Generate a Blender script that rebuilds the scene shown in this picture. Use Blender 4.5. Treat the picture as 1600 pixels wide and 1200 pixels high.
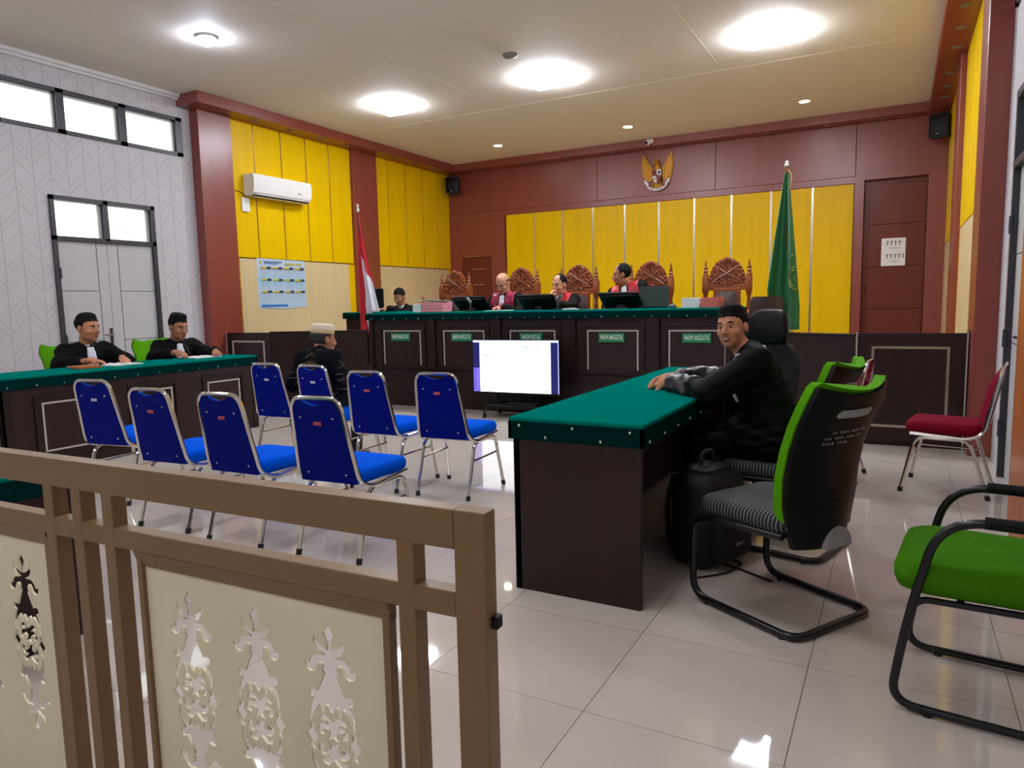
import bpy, bmesh, math, random
import numpy as np
from mathutils import Vector, Matrix
random.seed(7); rng = np.random.default_rng(5)
for o in list(bpy.data.objects): bpy.data.objects.remove(o)
S = bpy.context.scene
COL = S.collection
PI = math.pi
R = math.radians

# ---------------------------------------------------------------- camera, world, exposure
F, YAW, PITCH, ROLL, CAMH = 1104.87, 0.4997548, 0.1129886, -0.0216815, 1.29
cam = bpy.data.cameras.new('camera'); camo = bpy.data.objects.new('camera', cam); COL.objects.link(camo)
cam.sensor_fit = 'HORIZONTAL'; cam.sensor_width = 36.0; cam.lens = 36.0*F/1600.0; cam.clip_start = 0.03
fw = Vector((-math.sin(YAW)*math.cos(PITCH), math.cos(YAW)*math.cos(PITCH), -math.sin(PITCH)))
rt = Vector((math.cos(YAW), math.sin(YAW), 0)); up = rt.cross(fw)
r2 = rt*math.cos(ROLL)+up*math.sin(ROLL); u2 = up*math.cos(ROLL)-rt*math.sin(ROLL)
camo.matrix_world = Matrix(((r2.x,u2.x,-fw.x,0),(r2.y,u2.y,-fw.y,0),(r2.z,u2.z,-fw.z,CAMH),(0,0,0,1)))
S.camera = camo
W = bpy.data.worlds.new('overcast_sky'); S.world = W; W.use_nodes = True
W.node_tree.nodes['Background'].inputs[0].default_value = (0.86, 0.93, 1.0, 1)
W.node_tree.nodes['Background'].inputs[1].default_value = 4.0
S.view_settings.view_transform = 'Standard'; S.view_settings.look = 'None'
S.view_settings.gamma = 1; S.view_settings.use_curve_mapping = False
S.view_settings.exposure = 0.12
LAMP_PANEL, LAMP_ADDED, LAMP_BULB, LAMP_SPOT = 98.0, 27.0, 200.0, 60.0      # radiance of the ceiling lamps, seen ones and those added out of view

# ---------------------------------------------------------------- materials
def lin(c):
    return tuple(((v/255)/12.92 if v/255 <= .04045 else ((v/255+.055)/1.055)**2.4) for v in c)+(1,)
MATS = {}
def mat(name, rgb, rough=.5, metal=0., spec=.5, var=.06, scale=(6,6,6), bump=0., emit=0., coat=0., sheen=0., alt=None, detail=3, trans=0.):
    """procedural principled material: noise in object space varies the colour, optional relief"""
    m = bpy.data.materials.new(name); m.use_nodes = True; MATS[name] = m
    nt = m.node_tree; N = nt.nodes; L = nt.links; b = N['Principled BSDF']
    tc = N.new('ShaderNodeTexCoord'); mp = N.new('ShaderNodeMapping'); mp.inputs['Scale'].default_value = scale
    nz = N.new('ShaderNodeTexNoise'); nz.inputs['Scale'].default_value = 1; nz.inputs['Detail'].default_value = detail
    L.new(tc.outputs['Object'], mp.inputs[0]); L.new(mp.outputs[0], nz.inputs['Vector'])
    mx = N.new('ShaderNodeMix'); mx.data_type = 'RGBA'
    c = lin(rgb); a2 = lin(alt) if alt else None
    mx.inputs['A'].default_value = tuple(max(0, v*(1-var)) for v in c[:3])+(1,)
    mx.inputs['B'].default_value = a2 if a2 else tuple(min(1, v*(1+var)) for v in c[:3])+(1,)
    rp = N.new('ShaderNodeMapRange'); rp.inputs['From Min'].default_value = .3; rp.inputs['From Max'].default_value = .7
    L.new(nz.outputs['Fac'], rp.inputs['Value']); L.new(rp.outputs['Result'], mx.inputs['Factor'])
    L.new(mx.outputs['Result'], b.inputs['Base Color'])
    b.inputs['Roughness'].default_value = rough; b.inputs['Metallic'].default_value = metal
    b.inputs['Specular IOR Level'].default_value = spec
    b.inputs['Coat Weight'].default_value = coat; b.inputs['Sheen Weight'].default_value = sheen
    if trans: b.inputs['Transmission Weight'].default_value = trans
    if bump:
        bp = N.new('ShaderNodeBump'); bp.inputs['Strength'].default_value = bump; bp.inputs['Distance'].default_value = .004
        L.new(nz.outputs['Fac'], bp.inputs['Height']); L.new(bp.outputs[0], b.inputs['Normal'])
    if emit:
        b.inputs['Emission Color'].default_value = c; b.inputs['Emission Strength'].default_value = emit
    return m
def stripes(name, c1, c2, axis, freq, duty, rough=.8):
    """woven stripes: fine lines along one object axis"""
    m = mat(name, c1, rough); nt = m.node_tree; N = nt.nodes; L = nt.links
    tc = N.new('ShaderNodeTexCoord'); sx = N.new('ShaderNodeSeparateXYZ'); L.new(tc.outputs['Object'], sx.inputs[0])
    a = N.new('ShaderNodeMath'); a.operation = 'MULTIPLY'; a.inputs[1].default_value = freq; L.new(sx.outputs[axis], a.inputs[0])
    f = N.new('ShaderNodeMath'); f.operation = 'FRACT'; L.new(a.outputs[0], f.inputs[0])
    g = N.new('ShaderNodeMath'); g.operation = 'LESS_THAN'; g.inputs[1].default_value = duty; L.new(f.outputs[0], g.inputs[0])
    mx = N.new('ShaderNodeMix'); mx.data_type = 'RGBA'; mx.inputs['A'].default_value = lin(c1); mx.inputs['B'].default_value = lin(c2)
    L.new(g.outputs[0], mx.inputs['Factor']); L.new(mx.outputs['Result'], N['Principled BSDF'].inputs['Base Color'])
    return m
def glassy(name, tint=(.93,.97,.97), rough=.02):
    m = bpy.data.materials.new(name); m.use_nodes = True; nt = m.node_tree; N = nt.nodes; L = nt.links
    N.remove(N['Principled BSDF']); t = N.new('ShaderNodeBsdfTransparent'); t.inputs[0].default_value = tint+(1,)
    g = N.new('ShaderNodeBsdfGlossy'); g.inputs['Roughness'].default_value = rough
    fr = N.new('ShaderNodeFresnel'); fr.inputs[0].default_value = 1.45; mx = N.new('ShaderNodeMixShader')
    L.new(fr.outputs[0], mx.inputs[0]); L.new(t.outputs[0], mx.inputs[1]); L.new(g.outputs[0], mx.inputs[2])
    L.new(mx.outputs[0], N['Material Output'].inputs['Surface']); return m
def wallpaper(name):
    """white wall covering printed with fine grey herringbone lines (flat print)"""
    m = mat(name, (200,196,200), .55, var=.02, scale=(2,2,2)); nt = m.node_tree; N = nt.nodes; L = nt.links
    tc = N.new('ShaderNodeTexCoord'); sx = N.new('ShaderNodeSeparateXYZ'); L.new(tc.outputs['Object'], sx.inputs[0])
    def mt(op, a, b=None):
        n = N.new('ShaderNodeMath'); n.operation = op
        for i, v in enumerate((a, b)):
            if v is None: continue
            if isinstance(v, (int, float)): n.inputs[i].default_value = v
            else: L.new(v, n.inputs[i])
        return n.outputs[0]
    u = mt('MULTIPLY', sx.outputs['Y'], 1/.19); z = sx.outputs['Z']
    col = mt('FLOOR', u); fu = mt('FRACT', u)
    sgn = mt('SUBTRACT', mt('MULTIPLY', mt('MODULO', mt('ADD', col, 400), 2), 2), 1)
    wn = N.new('ShaderNodeTexWhiteNoise'); wn.noise_dimensions = '1D'; L.new(col, wn.inputs['W'])
    v = mt('ADD', mt('ADD', z, mt('MULTIPLY', mt('MULTIPLY', sgn, fu), .19)), mt('MULTIPLY', wn.outputs['Value'], .3))
    s1 = mt('LESS_THAN', mt('FRACT', mt('MULTIPLY', v, 1/.235)), .026)
    s2 = mt('LESS_THAN', mt('FRACT', mt('ADD', mt('MULTIPLY', v, 1/.47), .18)), .013)
    vl = mt('LESS_THAN', fu, .03)
    f = mt('MULTIPLY', mt('MAXIMUM', mt('MAXIMUM', s1, s2), vl), .62)
    mx = N.new('ShaderNodeMix'); mx.data_type = 'RGBA'; mx.inputs['B'].default_value = lin((120,116,122))
    old = N['Principled BSDF'].inputs['Base Color'].links[0].from_socket
    L.new(f, mx.inputs['Factor']); L.new(old, mx.inputs['A']); L.new(mx.outputs['Result'], N['Principled BSDF'].inputs['Base Color'])
    return m
m_paper_wall = wallpaper('printed_wall_covering')
m_white = mat('white_paint', (222,220,218), .5, var=.02)
m_ceil = mat('ceiling_paint', (226,218,206), .7, var=.02, scale=(.6,.6,.6))
m_tile = mat('polished_tile', (198,187,178), .04, spec=.6, var=.03, scale=(1.5,1.5,1.5))
m_grout = mat('grout', (90,82,76), .9)
m_red = mat('mahogany_laminate', (132,58,46), .34, spec=.75, var=.10, scale=(9,9,.7), detail=6)
m_redd = mat('mahogany_door', (104,44,28), .34, spec=.35, var=.10, scale=(9,9,.7), detail=6)
m_yel = mat('yellow_panel', (232,190,0), .36, spec=.16, var=.04, scale=(14,14,.8), detail=5)
m_beige = mat('beige_panel', (214,192,146), .4, spec=.3, var=.05, scale=(14,14,.8), detail=5)
m_gold = mat('gold_strip', (205,170,120), .25, metal=1., var=.05)
m_silver = mat('silver_strip', (200,190,178), .25, metal=1., var=.05)
m_dark = mat('dark_wood', (46,29,28), .36, spec=.3, var=.16, scale=(12,12,.9), detail=6)
m_dark2 = mat('dark_wood_trim', (38,23,22), .38, spec=.28, var=.15, scale=(12,12,.9))
m_wframe = mat('white_line_frame', (190,180,172), .4, var=.03)
m_greenc = mat('green_desk_cloth', (0,112,100), .8, spec=.0, var=.05, scale=(40,40,40), bump=.05)
m_greend = mat('dark_green_apron', (0,42,42), .8, spec=.0, var=.06, scale=(40,40,40))
m_stud = mat('stud_metal', (210,205,195), .3, metal=1.)
m_chrome = mat('chrome', (214,210,204), .14, metal=1., var=.03)
m_bluef = mat('blue_seat_fabric', (0,86,216), .85, spec=.02, var=.07, scale=(60,60,60))
m_blueb = mat('blue_back_shell', (0,18,124), .6, spec=.06, var=.06, scale=(30,30,30))
m_redf = mat('crimson_fabric', (128,10,38), .85, spec=.1, var=.08, scale=(50,50,50))
m_rubber = mat('black_rubber', (22,22,24), .6)
m_black = mat('black_plastic', (12,13,14), .45, spec=.2, var=.1)
m_blackm = mat('black_enamel', (8,8,11), .28, spec=.5, var=.1)
m_greenf = mat('green_mesh_fabric', (84,158,8), .85, spec=.1, var=.08, scale=(80,80,80))
m_greens = mat('green_seat_fabric', (62,122,10), .85, spec=.08, var=.08, scale=(80,80,80))
m_stripe = stripes('striped_seat_fabric', (24,30,33), (150,158,156), 1, 62, .16)
m_grey = mat('grey_plastic', (120,118,116), .45)
m_grey2 = mat('pale_grey_plastic', (150,150,150), .4); m_faint = mat('faint_print', (120,118,112), .6)
m_lgrey = mat('light_grey_plastic', (205,203,200), .45)
m_ac = mat('white_plastic', (236,236,232), .4, var=.02)
m_skin = mat('skin_brown', (190,128,94), .5, spec=.4, var=.07, scale=(14,14,14))
m_skin2 = mat('skin_tan', (196,142,112), .5, spec=.4, var=.07, scale=(14,14,14))
m_skin3 = mat('skin_deep', (172,114,84), .5, spec=.4, var=.07, scale=(14,14,14))
m_lip = mat('lip', (150,78,66), .45)
m_hair = mat('black_hair', (15,13,13), .75, spec=.18, var=.3, scale=(90,90,30), bump=.5)
m_hairg = mat('greying_hair', (60,54,52), .55, spec=.3, var=.4, scale=(90,90,40), bump=.35)
m_eyew = mat('eye_white', (196,184,174), .3)
m_iris = mat('dark_iris', (24,16,14), .15)
m_teeth = mat('teeth', (232,226,216), .3)
m_robe = mat('black_robe_cloth', (6,6,8), .7, spec=.12, var=.25, scale=(8,8,8))
m_satin = mat('black_satin_cuff', (15,17,25), .36, spec=.4, var=.35, scale=(14,14,14))
m_bib = stripes('white_pleated_bib', (228,230,238), (170,174,190), 0, 70, .22, .7)
m_shirt = mat('white_shirt', (228,228,232), .7, var=.04, scale=(12,12,12))
m_sash = mat('red_robe_sash', (190,20,32), .4, spec=.5, var=.18, scale=(16,16,10), sheen=.2)
m_sash2 = mat('maroon_satin_sash', (150,16,58), .35, spec=.5, var=.22, scale=(16,16,10), sheen=.2)
m_trous = mat('dark_trousers', (24,24,28), .75, var=.1)
m_shoe = mat('black_shoe', (16,15,15), .3)
m_cap = mat('cream_cap', (226,214,188), .8, var=.04, bump=.1, scale=(60,60,60))
m_capb = mat('tan_cap_band', (205,178,128), .8, var=.18, scale=(70,70,30))
m_batik = mat('batik_cloth', (20,18,18), .85, spec=.06, var=.0, scale=(10,10,10))
m_wood = mat('carved_wood', (130,64,30), .38, spec=.45, var=.22, scale=(14,14,3), detail=5)
m_leather = mat('brown_leather', (66,50,46), .35, spec=.5, var=.12, scale=(20,20,20), bump=.1)
m_rail = mat('taupe_painted_steel', (132,102,68), .36, spec=.4, var=.04, scale=(5,5,5))
m_board = mat('cream_board', (236,228,196), .6, spec=.3, var=.05, scale=(3,3,3))
m_orange = mat('orange_wood', (176,98,48), .4, var=.16, scale=(20,20,1.2), detail=6)
m_frame = mat('dark_window_frame', (52,52,60), .4)
m_doorw = mat('white_door', (194,193,194), .4, var=.02)
m_line = mat('groove_shadow_line', (70,72,78), .7)
m_glass = glassy('window_glass', (.95,.97,.93))
m_paper = mat('white_paper', (236,236,238), .7, var=.02)
m_pink = mat('pink_folder', (226,140,150), .6, var=.05)
m_salmon = mat('salmon_folder', (214,104,92), .6, var=.05)
m_fred = mat('flag_red', (196,14,34), .7, var=.08, scale=(10,10,4), sheen=.2)
m_fwhite = mat('flag_white', (228,226,234), .7, var=.03, sheen=.2)
m_fgreen = mat('flag_green', (0,108,54), .6, var=.1, scale=(10,10,4), sheen=.2)
m_fringe = mat('gold_fringe', (206,160,50), .6, var=.2, scale=(90,90,90))
m_emb = mat('embroidered_gold', (150,160,60), .6, var=.2, scale=(90,90,90))
m_pgreen = mat('green_name_plate', (0,128,78), .35)
m_pwhite = mat('white_lettering', (236,240,236), .5)
m_gilt = mat('gilded_feathers', (186,128,34), .42, metal=.45, var=.2, scale=(30,30,10))
m_ered = mat('emblem_red', (138,24,30), .4)
m_eblack = mat('emblem_black', (28,26,26), .4)
m_tvs = mat('lit_screen_page', (246,250,255), .3, emit=1.35, var=0)
m_tvd = mat('lit_screen_margin', (24,30,92), .3, emit=.7, var=0)
m_tvp = mat('lit_screen_violet', (112,96,214), .3, emit=1.0, var=0)
m_tvb = mat('lit_screen_bar', (190,196,250), .3, emit=1.2, var=0)
m_tvi = mat('lit_screen_mark', (120,170,215), .3, emit=1.0, var=0)
m_lamp = mat('led_panel_light', (236,242,255), .5, emit=LAMP_PANEL, var=0)
m_lamp3 = mat('softer_led_panel_light', (236,242,255), .5, emit=LAMP_PANEL*.68, var=0)
m_lamp_added = mat('added_led_panel_light', (240,242,250), .5, emit=LAMP_ADDED, var=0)
m_bulb = mat('led_bulb_light', (222,228,255), .5, emit=LAMP_BULB, var=0)
m_spot = mat('warm_downlight', (255,244,224), .5, emit=LAMP_SPOT, var=0)
m_cal1 = mat('calendar_sheet', (150,205,226), .5, var=.0, alt=(214,206,226), scale=(.01,.01,3.5))
m_cal2 = mat('calendar_yellow', (205,190,60), .5); m_cal3 = mat('calendar_navy', (28,62,92), .5)
m_cal4 = mat('calendar_blue', (38,120,196), .5); m_cal5 = mat('calendar_figures', (120,160,190), .5)
m_sign1 = mat('notice_grey_print', (130,124,126), .7); m_stick = mat('red_sticker', (190,80,84), .5)
m_stick2 = mat('silver_sticker', (190,196,206), .4)
m_ground = mat('outside_ground', (150,148,140), .9); m_roof = mat('grey_roof_tile', (205,203,205), .8, var=.2)
m_cream = mat('outside_cream_wall', (226,226,196), .8)
m_speak = mat('speaker_blue_black', (24,36,52), .5); m_bag = mat('black_bag_fabric', (12,12,13), .8)
m_mic = mat('microphone_grey', (86,92,96), .35, metal=.6); m_lap = mat('dark_green_box', (10,46,42), .45)
m_groove = mat('door_groove', (58,24,16), .6)
# batik: dark ground with brown and pale scrolling motifs
nt = m_batik.node_tree; N = nt.nodes; L = nt.links
tc = N.new('ShaderNodeTexCoord'); wv = N.new('ShaderNodeTexWave'); wv.wave_type = 'RINGS'; wv.inputs['Scale'].default_value = 5
wv.inputs['Distortion'].default_value = 9; wv.inputs['Detail'].default_value = 2; wv.inputs['Detail Scale'].default_value = 2.2
L.new(tc.outputs['Object'], wv.inputs['Vector']); cr = N.new('ShaderNodeValToRGB')
e = cr.color_ramp.elements; e[0].position = .0; e[0].color = lin((14,14,16)); e[1].position = .80; e[1].color = lin((20,17,16))
for p, c in ((.86, (96,62,36)), (.93, (150,140,128)), (.97, (40,28,22))):
    k = cr.color_ramp.elements.new(p); k.color = lin(c)
mk = N.new('ShaderNodeTexNoise'); mk.inputs['Scale'].default_value = 4.5; L.new(tc.outputs['Object'], mk.inputs['Vector'])
mr = N.new('ShaderNodeMapRange'); mr.inputs['From Min'].default_value = .50; mr.inputs['From Max'].default_value = .56; L.new(mk.outputs['Fac'], mr.inputs['Value'])
bm_ = N.new('ShaderNodeMix'); bm_.data_type = 'RGBA'; bm_.inputs['A'].default_value = lin((15,17,21)); L.new(mr.outputs['Result'], bm_.inputs['Factor'])
L.new(wv.outputs['Fac'], cr.inputs[0]); L.new(cr.outputs[0], bm_.inputs['B']); L.new(bm_.outputs['Result'], N['Principled BSDF'].inputs['Base Color'])

# ---------------------------------------------------------------- mesh helpers
class MB:
    """collects shapes (with material slots) and links them as ONE mesh object"""
    def __init__(s): s.v = []; s.f = []; s.m = []; s.T = Matrix.Identity(4)
    def add(s, vs, fs, mi=0):
        b = len(s.v); s.v += [tuple(s.T @ Vector(p)) for p in vs]
        s.f += [tuple(b+i for i in f) for f in fs]; s.m += [mi]*len(fs); return s
    def box(s, a, b, mi=0, ch=0.):
        x0,y0,z0 = (min(a[i],b[i]) for i in range(3)); x1,y1,z1 = (max(a[i],b[i]) for i in range(3))
        if not ch:
            return s.add([(x0,y0,z0),(x1,y0,z0),(x1,y1,z0),(x0,y1,z0),(x0,y0,z1),(x1,y0,z1),(x1,y1,z1),(x0,y1,z1)],
                [(0,3,2,1),(4,5,6,7),(0,1,5,4),(1,2,6,5),(2,3,7,6),(3,0,4,7)], mi)
        ch = min(ch, (x1-x0)/2.01, (y1-y0)/2.01, (z1-z0)/2.01)
        bm = bmesh.new(); bmesh.ops.create_cube(bm, size=1)
        for v in bm.verts: v.co = Vector(((x0+x1)/2+v.co.x*(x1-x0), (y0+y1)/2+v.co.y*(y1-y0), (z0+z1)/2+v.co.z*(z1-z0)))
        bmesh.ops.bevel(bm, geom=bm.edges[:], offset=ch, segments=2, affect='EDGES', profile=.5)
        bm.verts.index_update(); s.add([v.co[:] for v in bm.verts], [[v.index for v in f.verts] for f in bm.faces], mi); bm.free(); return s
    def prism(s, pts, ax, lo, hi, mi=0):
        """polygon pts (2-D) extruded along axis ax between lo and hi; 2-D axes are the two others in order"""
        def P(p, h):
            q = [0,0,0]; o = [i for i in range(3) if i != ax]; q[o[0]], q[o[1]], q[ax] = p[0], p[1], h; return q
        n = len(pts); vs = [P(p, lo) for p in pts]+[P(p, hi) for p in pts]
        return s.add(vs, [tuple(range(n))[::-1], tuple(range(n, 2*n))]+[(i,(i+1)%n,n+(i+1)%n,n+i) for i in range(n)], mi)
    def tube(s, pts, r, seg=10, closed=False, cap=True, mi=0):
        pts = [Vector(p) for p in pts]; n = len(pts); rr = r if isinstance(r, (list, tuple)) else [r]*n
        T = []
        for i in range(n):
            a = pts[(i-1) % n] if (closed or i) else pts[i]; b = pts[(i+1) % n] if (closed or i < n-1) else pts[i]
            T.append((b-a).normalized())
        u = T[0].orthogonal().normalized(); rings = []
        for i in range(n):
            u = (u-T[i]*u.dot(T[i])).normalized(); w = T[i].cross(u)
            rings.append([pts[i]+(u*math.cos(2*PI*k/seg)+w*math.sin(2*PI*k/seg))*rr[i] for k in range(seg)])
        vs = [p for q in rings for p in q]; fs = []
        for i in range(n if closed else n-1):
            j = (i+1) % n; off = 0
            if closed and j == 0:
                d = [(rings[0][k]-rings[i][0]).length for k in range(seg)]; off = d.index(min(d))
            for k in range(seg):
                fs.append((i*seg+k, i*seg+(k+1) % seg, j*seg+(k+1+off) % seg, j*seg+(k+off) % seg))
        if cap and not closed: fs += [tuple(range(seg))[::-1], tuple((n-1)*seg+k for k in range(seg))]
        return s.add(vs, fs, mi)
    def lathe(s, prof, c=(0,0,0), seg=16, mi=0, ax=2):
        vs = []
        for r, h in prof:
            for k in range(seg):
                a = 2*PI*k/seg; p = [r*math.cos(a), r*math.sin(a), h]
                p = {2:p, 1:[p[0],p[2],-p[1]], 0:[p[2],p[0],p[1]]}[ax]; vs.append((c[0]+p[0], c[1]+p[1], c[2]+p[2]))
        fs = [(i*seg+k, i*seg+(k+1) % seg, (i+1)*seg+(k+1) % seg, (i+1)*seg+k) for i in range(len(prof)-1) for k in range(seg)]
        return s.add(vs, fs+[tuple(range(seg))[::-1], tuple((len(prof)-1)*seg+k for k in range(seg))], mi)
    def ball(s, c, r, seg=12, rings=8, mi=0):
        r = r if isinstance(r, (list, tuple)) else (r, r, r); vs = [(c[0],c[1],c[2]-r[2])]; fs = []
        for i in range(1, rings):
            t = -PI/2+PI*i/rings
            vs += [(c[0]+r[0]*math.cos(t)*math.cos(2*PI*k/seg), c[1]+r[1]*math.cos(t)*math.sin(2*PI*k/seg), c[2]+r[2]*math.sin(t)) for k in range(seg)]
        vs.append((c[0],c[1],c[2]+r[2])); n = len(vs)-1
        fs += [(0, 1+(k+1) % seg, 1+k) for k in range(seg)]
        fs += [(1+i*seg+k, 1+i*seg+(k+1) % seg, 1+(i+1)*seg+(k+1) % seg, 1+(i+1)*seg+k) for i in range(rings-2) for k in range(seg)]
        fs += [(n, 1+(rings-2)*seg+k, 1+(rings-2)*seg+(k+1) % seg) for k in range(seg)]
        return s.add(vs, fs, mi)
    def loft(s, rings, mi=0, cap=True, closed=True):
        n = len(rings[0]); vs = [p for q in rings for p in q]; fs = []
        for i in range(len(rings)-1):
            for k in range(n if closed else n-1): fs.append((i*n+k, i*n+(k+1) % n, (i+1)*n+(k+1) % n, (i+1)*n+k))
        if cap and closed: fs += [tuple(range(n))[::-1], tuple((len(rings)-1)*n+k for k in range(n))]
        return s.add(vs, fs, mi)
    def cushion(s, out, z0, z1, r, dome=0., mi=0):
        """padded slab: 2-D outline (CCW) with rounded rims"""
        o = [Vector((p[0], p[1])) for p in out]; c = sum(o, Vector((0,0)))/len(o); mx = max((p-c).length for p in o)
        def ring(ins, z): return [(c.x+(p.x-c.x)*(1-ins/mx), c.y+(p.y-c.y)*(1-ins/mx), z) for p in o]
        rs = [ring(r, z0), ring(r*.3, z0+r*.3), ring(0, z0+r), ring(0, z1-r), ring(r*.3, z1-r*.3), ring(r, z1)]
        rs += [ring(mx*.35, z1+dome*.6), ring(mx*.7, z1+dome)]
        return s.loft(rs, mi)
    def mesh(s, name, mats, smooth=40):
        me = bpy.data.meshes.new(name); me.from_pydata(s.v, [], s.f)
        for m in (mats if isinstance(mats, (list, tuple)) else [mats]): me.materials.append(m)
        me.polygons.foreach_set('material_index', s.m)
        bm = bmesh.new(); bm.from_mesh(me); bmesh.ops.recalc_face_normals(bm, faces=bm.faces[:]); bm.to_mesh(me); bm.free()
        if smooth:
            me.polygons.foreach_set('use_smooth', [True]*len(me.polygons)); me.set_sharp_from_angle(angle=R(smooth))
        me.update(); return me
    def build(s, name, mats, parent=None, smooth=40, loc=None, **kw):
        return link(name, s.mesh(name, mats, smooth), parent, loc, **kw)
def link(name, data, parent=None, loc=None, **kw):
    o = bpy.data.objects.new(name, data); COL.objects.link(o)
    if parent: o.parent = parent
    if loc: o.location = loc
    for k, v in kw.items(): o[k] = v
    return o
def thing(name, label, cat, loc=(0,0,0), rz=0., group=None):
    o = link(name, None, None, loc); o.rotation_euler = (0,0,rz); o.empty_display_size = .1
    o['label'] = label; o['category'] = cat
    if group: o['group'] = group
    return o
def tag(o, label, cat, group=None):
    o['label'] = label; o['category'] = cat
    if group: o['group'] = group
    return o
def struct(name, mb=None, mats=None, label=None, **k):
    o = mb.build(name, mats, None, **k) if mb else link(name, None)
    o['kind'] = 'structure'
    if label: o['label'] = label
    return o
def dup(root, loc=None, rz=None, label=None, parent=None):
    c = root.copy(); COL.objects.link(c)
    if parent: c.parent = parent
    if loc is not None: c.location = loc
    if rz is not None: c.rotation_euler = (0,0,rz)
    if label: c['label'] = label
    for ch in list(root.children): dup(ch, parent=c)
    return c
def fillet(pts, r, n=6):
    pts = [Vector(p) for p in pts]; out = [pts[0]]
    for i in range(1, len(pts)-1):
        a, p, b = pts[i-1], pts[i], pts[i+1]; u = (a-p); v = (b-p); ri = r[i-1] if isinstance(r, (list, tuple)) else r
        d = min(ri, u.length*.49, v.length*.49); s = p+u.normalized()*d; e = p+v.normalized()*d
        for k in range(n+1):
            t = k/n; out.append(s*(1-t)**2+p*2*t*(1-t)+e*t*t)
    return out+[pts[-1]]
def rrect(wf, wb, d, r, n=5):
    """rounded outline, width wb at the back (y=-d/2), wf at the front"""
    P = [(-wb/2,-d/2),(wb/2,-d/2),(wf/2,d/2),(-wf/2,d/2)]; o = []
    for i in range(4):
        a, p, b = Vector(P[i-1]), Vector(P[i]), Vector(P[(i+1) % 4])
        s = p+(a-p).normalized()*r; e = p+(b-p).normalized()*r
        o += [s*(1-t)**2+p*2*t*(1-t)+e*t*t for t in [k/n for k in range(n+1)]]
    return [(q.x, q.y) for q in o]
def text_mesh(name, body, size, m, parent, M, align='CENTER', ext=.0008, fit=None, **kw):
    cu = bpy.data.curves.new(name, 'FONT'); cu.body = body; cu.size = size; cu.align_x = align; cu.align_y = 'CENTER'; cu.extrude = ext
    cu.resolution_u = 3; tmp = bpy.data.objects.new('tmp', cu); COL.objects.link(tmp)
    me = bpy.data.meshes.new_from_object(tmp); bpy.data.objects.remove(tmp); me.name = name
    if fit:
        xs = [v.co.x for v in me.vertices]; k = fit/(max(xs)-min(xs))
        for v in me.vertices: v.co.x *= k
    me.materials.clear(); me.materials.append(m); o = link(name, me, parent, **kw); o.matrix_local = M; return o
def curve_plate(name, outline, holes, thick, m, parent=None):
    """flat plate with real cut-outs (2-D filled curve turned into a mesh)"""
    cu = bpy.data.curves.new(name, 'CURVE'); cu.dimensions = '2D'; cu.fill_mode = 'BOTH'; cu.extrude = thick/2
    for pts in [outline]+holes:
        sp = cu.splines.new('POLY'); sp.points.add(len(pts)-1); sp.use_cyclic_u = True
        for i, p in enumerate(pts): sp.points[i].co = (p[0], p[1], 0, 1)
    tmp = bpy.data.objects.new('tmp', cu); COL.objects.link(tmp); me = bpy.data.meshes.new_from_object(tmp)
    bpy.data.objects.remove(tmp); me.name = name; me.materials.clear(); me.materials.append(m); return link(name, me, parent)
# ================================================================ the room
XL, XR, YB, YF, ZC = -8.48, .684, -4.0, 12.8, 4.12
fl = struct('floor', MB().box((XL-.1,YB,-.12),(XR+.1,YF,-.004)).box((XL-.1,YB,-.004),(XR+.1,-1.66,0),1).box((XL-.1,7.75,-.004),(XR+.1,YF,0),1), [m_grout, m_tile], smooth=0)
tile_me = MB().box((-.2988,-.2988,-.005),(.2988,.2988,0)).mesh('tile', m_tile, 0)
for i in range(16):
    for j in range(16):
        cx = -.834+.6*(2-i)+.3-.0; cy = 1.953+.6*(j-6)+.3
        if cy > 7.72 or cx < XL-.25: continue
        link('tile', tile_me, fl, (cx, cy, 0))
ce = struct('ceiling', MB().box((XL-.1,YB,ZC),(XR+.1,YF,ZC+.12)), m_ceil, smooth=0)
MB().box((XL,9.345,ZC-.0015),(XR,9.352,ZC)).build('ceiling_seam', m_cream, ce, 0)
MB().box((-2.03,YB,ZC-.0015),(-2.023,9.34,ZC)).build('ceiling_seam', m_cream, ce, 0)
MB().box((-5.20,YB,ZC-.0015),(-5.193,9.34,ZC)).build('ceiling_seam', m_cream, ce, 0)
def side_wall(name, x0, x1):
    b = MB()
    for (ya,yb,za,zb) in ((YB,2.7,0,ZC),(2.7,6.48,3.83,ZC),(2.7,4.69,0,3.335),(4.69,5.98,2.63,3.335),(5.98,6.48,0,3.335),(6.48,YF,0,ZC)):
        b.box((x0,ya,za),(x1,yb,zb))
    return struct(name, b, m_paper_wall, smooth=0)
wl = side_wall('wall_left', XL-.15, XL); wr = side_wall('wall_right', XR, XR+.15)
wf = struct('wall_front', MB().box((XL-.1,YF,0),(XR+.1,YF+.15,ZC)), m_red, smooth=0)
struct('wall_back', MB().box((XL-.1,YB-.15,0),(XR+.1,YB,ZC)), m_white, smooth=0)
struct('trim_1', MB().box((XL,YB,4.05),(XL+.05,6.43,ZC)).box((XL,YB,4.08),(XL+.09,6.43,ZC)), m_white, 'white cornice above the left wall', smooth=0)
struct('trim_2', MB().box((XR-.05,YB,4.05),(XR,6.43,ZC)).box((XR-.09,YB,4.08),(XR,6.43,ZC)), m_white, 'white cornice above the right wall', smooth=0)
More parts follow.
